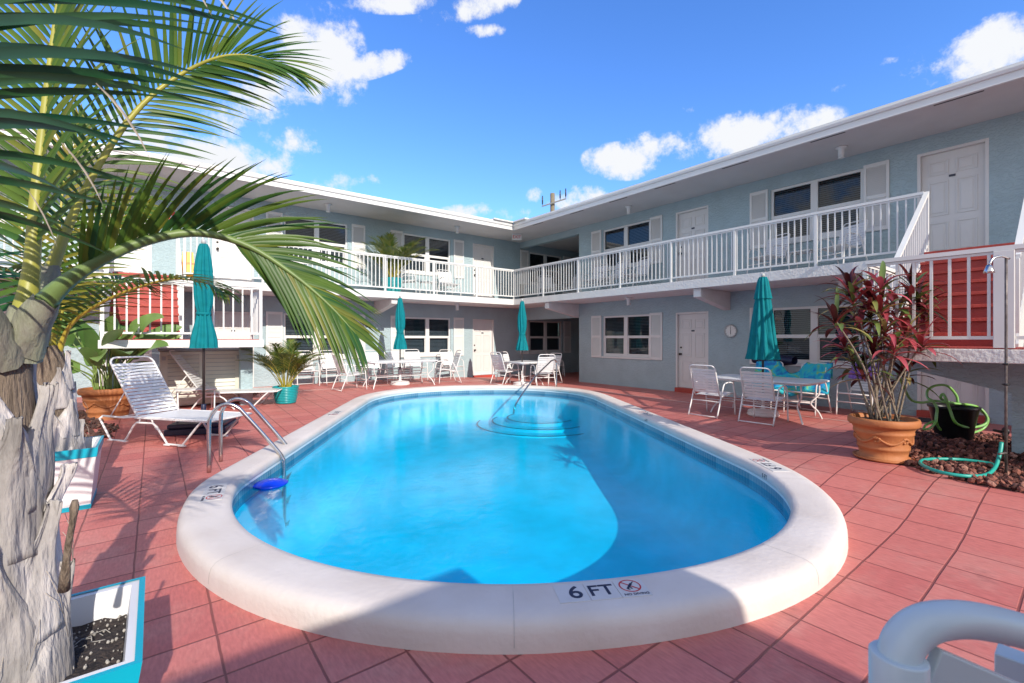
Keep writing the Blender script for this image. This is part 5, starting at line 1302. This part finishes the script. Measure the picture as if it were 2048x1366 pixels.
# wet floor sign and fire alarm box on left upper floor
wf = gd(383, 520, 1); sg = thing('floor_sign', 'yellow folding caution sign behind the left stair railing', 'sign', (.62, 13.0, ZT), 0)
for s in (-1, 1):
    mb = MB(); mb.poly([(-.15, s*.12, 0), (.15, s*.12, 0), (.10, s*.01, .62), (-.10, s*.01, .62)]); mb.poly([(-.15, s*.12-.01, 0), (-.10, s*.01-.01, .62), (.10, s*.01-.01, .62), (.15, s*.12-.01, 0)]); o = mb.build('panel', M['yellow'], sg)
add_text('sign_text', 'CAUTION', .055, M['red'], sg, Matrix.Translation((0, -.085, .33)) @ Matrix.Rotation(R(80), 4, 'X'))
fb = thing('alarm_box', 'small red alarm box on the upper wall behind the palm fronds', 'alarm', (.35, YW, 4.5), 0)
mb = MB(); mb.box((-.06, -.06, -.14), (.06, -.002, .14)); mb.build('box', M['red'], fb, .006)
mb = MB(); mb.box((-.035, -.07, -.02), (.035, -.061, .03)); mb.build('handle', M['white'], fb)
# brown dead fronds heap by the cabinet
random.seed(8); mb = MB()
for k in range(70):
    a = rnd(0, 6.3); r = rnd(0, .22); L = rnd(.1, .25); b = rnd(0, 6.3); mb.tube([(r*cos(a), r*sin(a), rnd(0, .09)), (r*cos(a)+L*.5*cos(b), r*sin(a)+L*.5*sin(b), rnd(.03, .14)), (r*cos(a)+L*cos(b), r*sin(a)+L*sin(b), rnd(0, .05))], .008, 5, 0, rnd(.3, 1))
p = gz(492, 797, .1); o = mb.build('dry_frond_heap', M['lava']); o.location = (p.x, p.y, deckz(p.x, p.y)); tag(o, 'small brown heap of dry fronds at the cabinet foot', 'dead leaves')
# white pipe rack in the front right corner
pr0 = gd(1830, 1300, .55); pk = thing('pipe_rack', 'blurred white plastic pipe rail at the bottom right corner', 'pipe rack', (pr0.x, pr0.y, 0), 0); PO = V((pr0.x, pr0.y, 0))
P = [(1832,1420,.50),(1808,1370,.50),(1798,1320,.50),(1812,1278,.505),(1850,1248,.51),(1910,1238,.52),(1980,1246,.53),(2060,1266,.54),(2160,1300,.56)]
mb = MB(); mb.tube([gd(*p)-PO for p in spline([V(q) for q in P], 40)], .0195, 20); mb.build('bent_pipe', M['pvc'], pk)
mb = MB(); a = gd(1797, 1430, .50)-PO; b = gd(1797, 1308, .50)-PO
mb.tube([a+(b-a)*-.9, a, a+(b-a)*.97, b], [.026, .026, .026, .0245], 24); mb.build('pipe_collar', M['pvc'], pk)
mb = MB(); q = [gd(1850, 1300, .5)-PO, gd(2150, 1430, .52)-PO]; d = q[1]-q[0]
mb.strap(q[0]+V((0, 0, -.03)), q[1]+V((0, 0, -.03)), .07, .012, d.cross(V((0, 0, 1)))); mb.build('flat_bar', M['pvc'], pk, .002)
mb = MB(); a = gd(2035, 1340, .62)-PO; mb.box((-.018, -.02, -.4), (.018, .02, .02)); mb.v = [(x+a.x, y+a.y, z+a.z) for x, y, z in mb.v]; mb.tube([(a.x-.01, a.y-.03, a.z-.01), (a.x+.02, a.y-.03, a.z-.012)], .007, 10)
mb.tube([(a.x, a.y, -a.z*0), (a.x, a.y, a.z-.3)], .02, 10); mb.build('clip_post', M['pvc'], pk, .002)
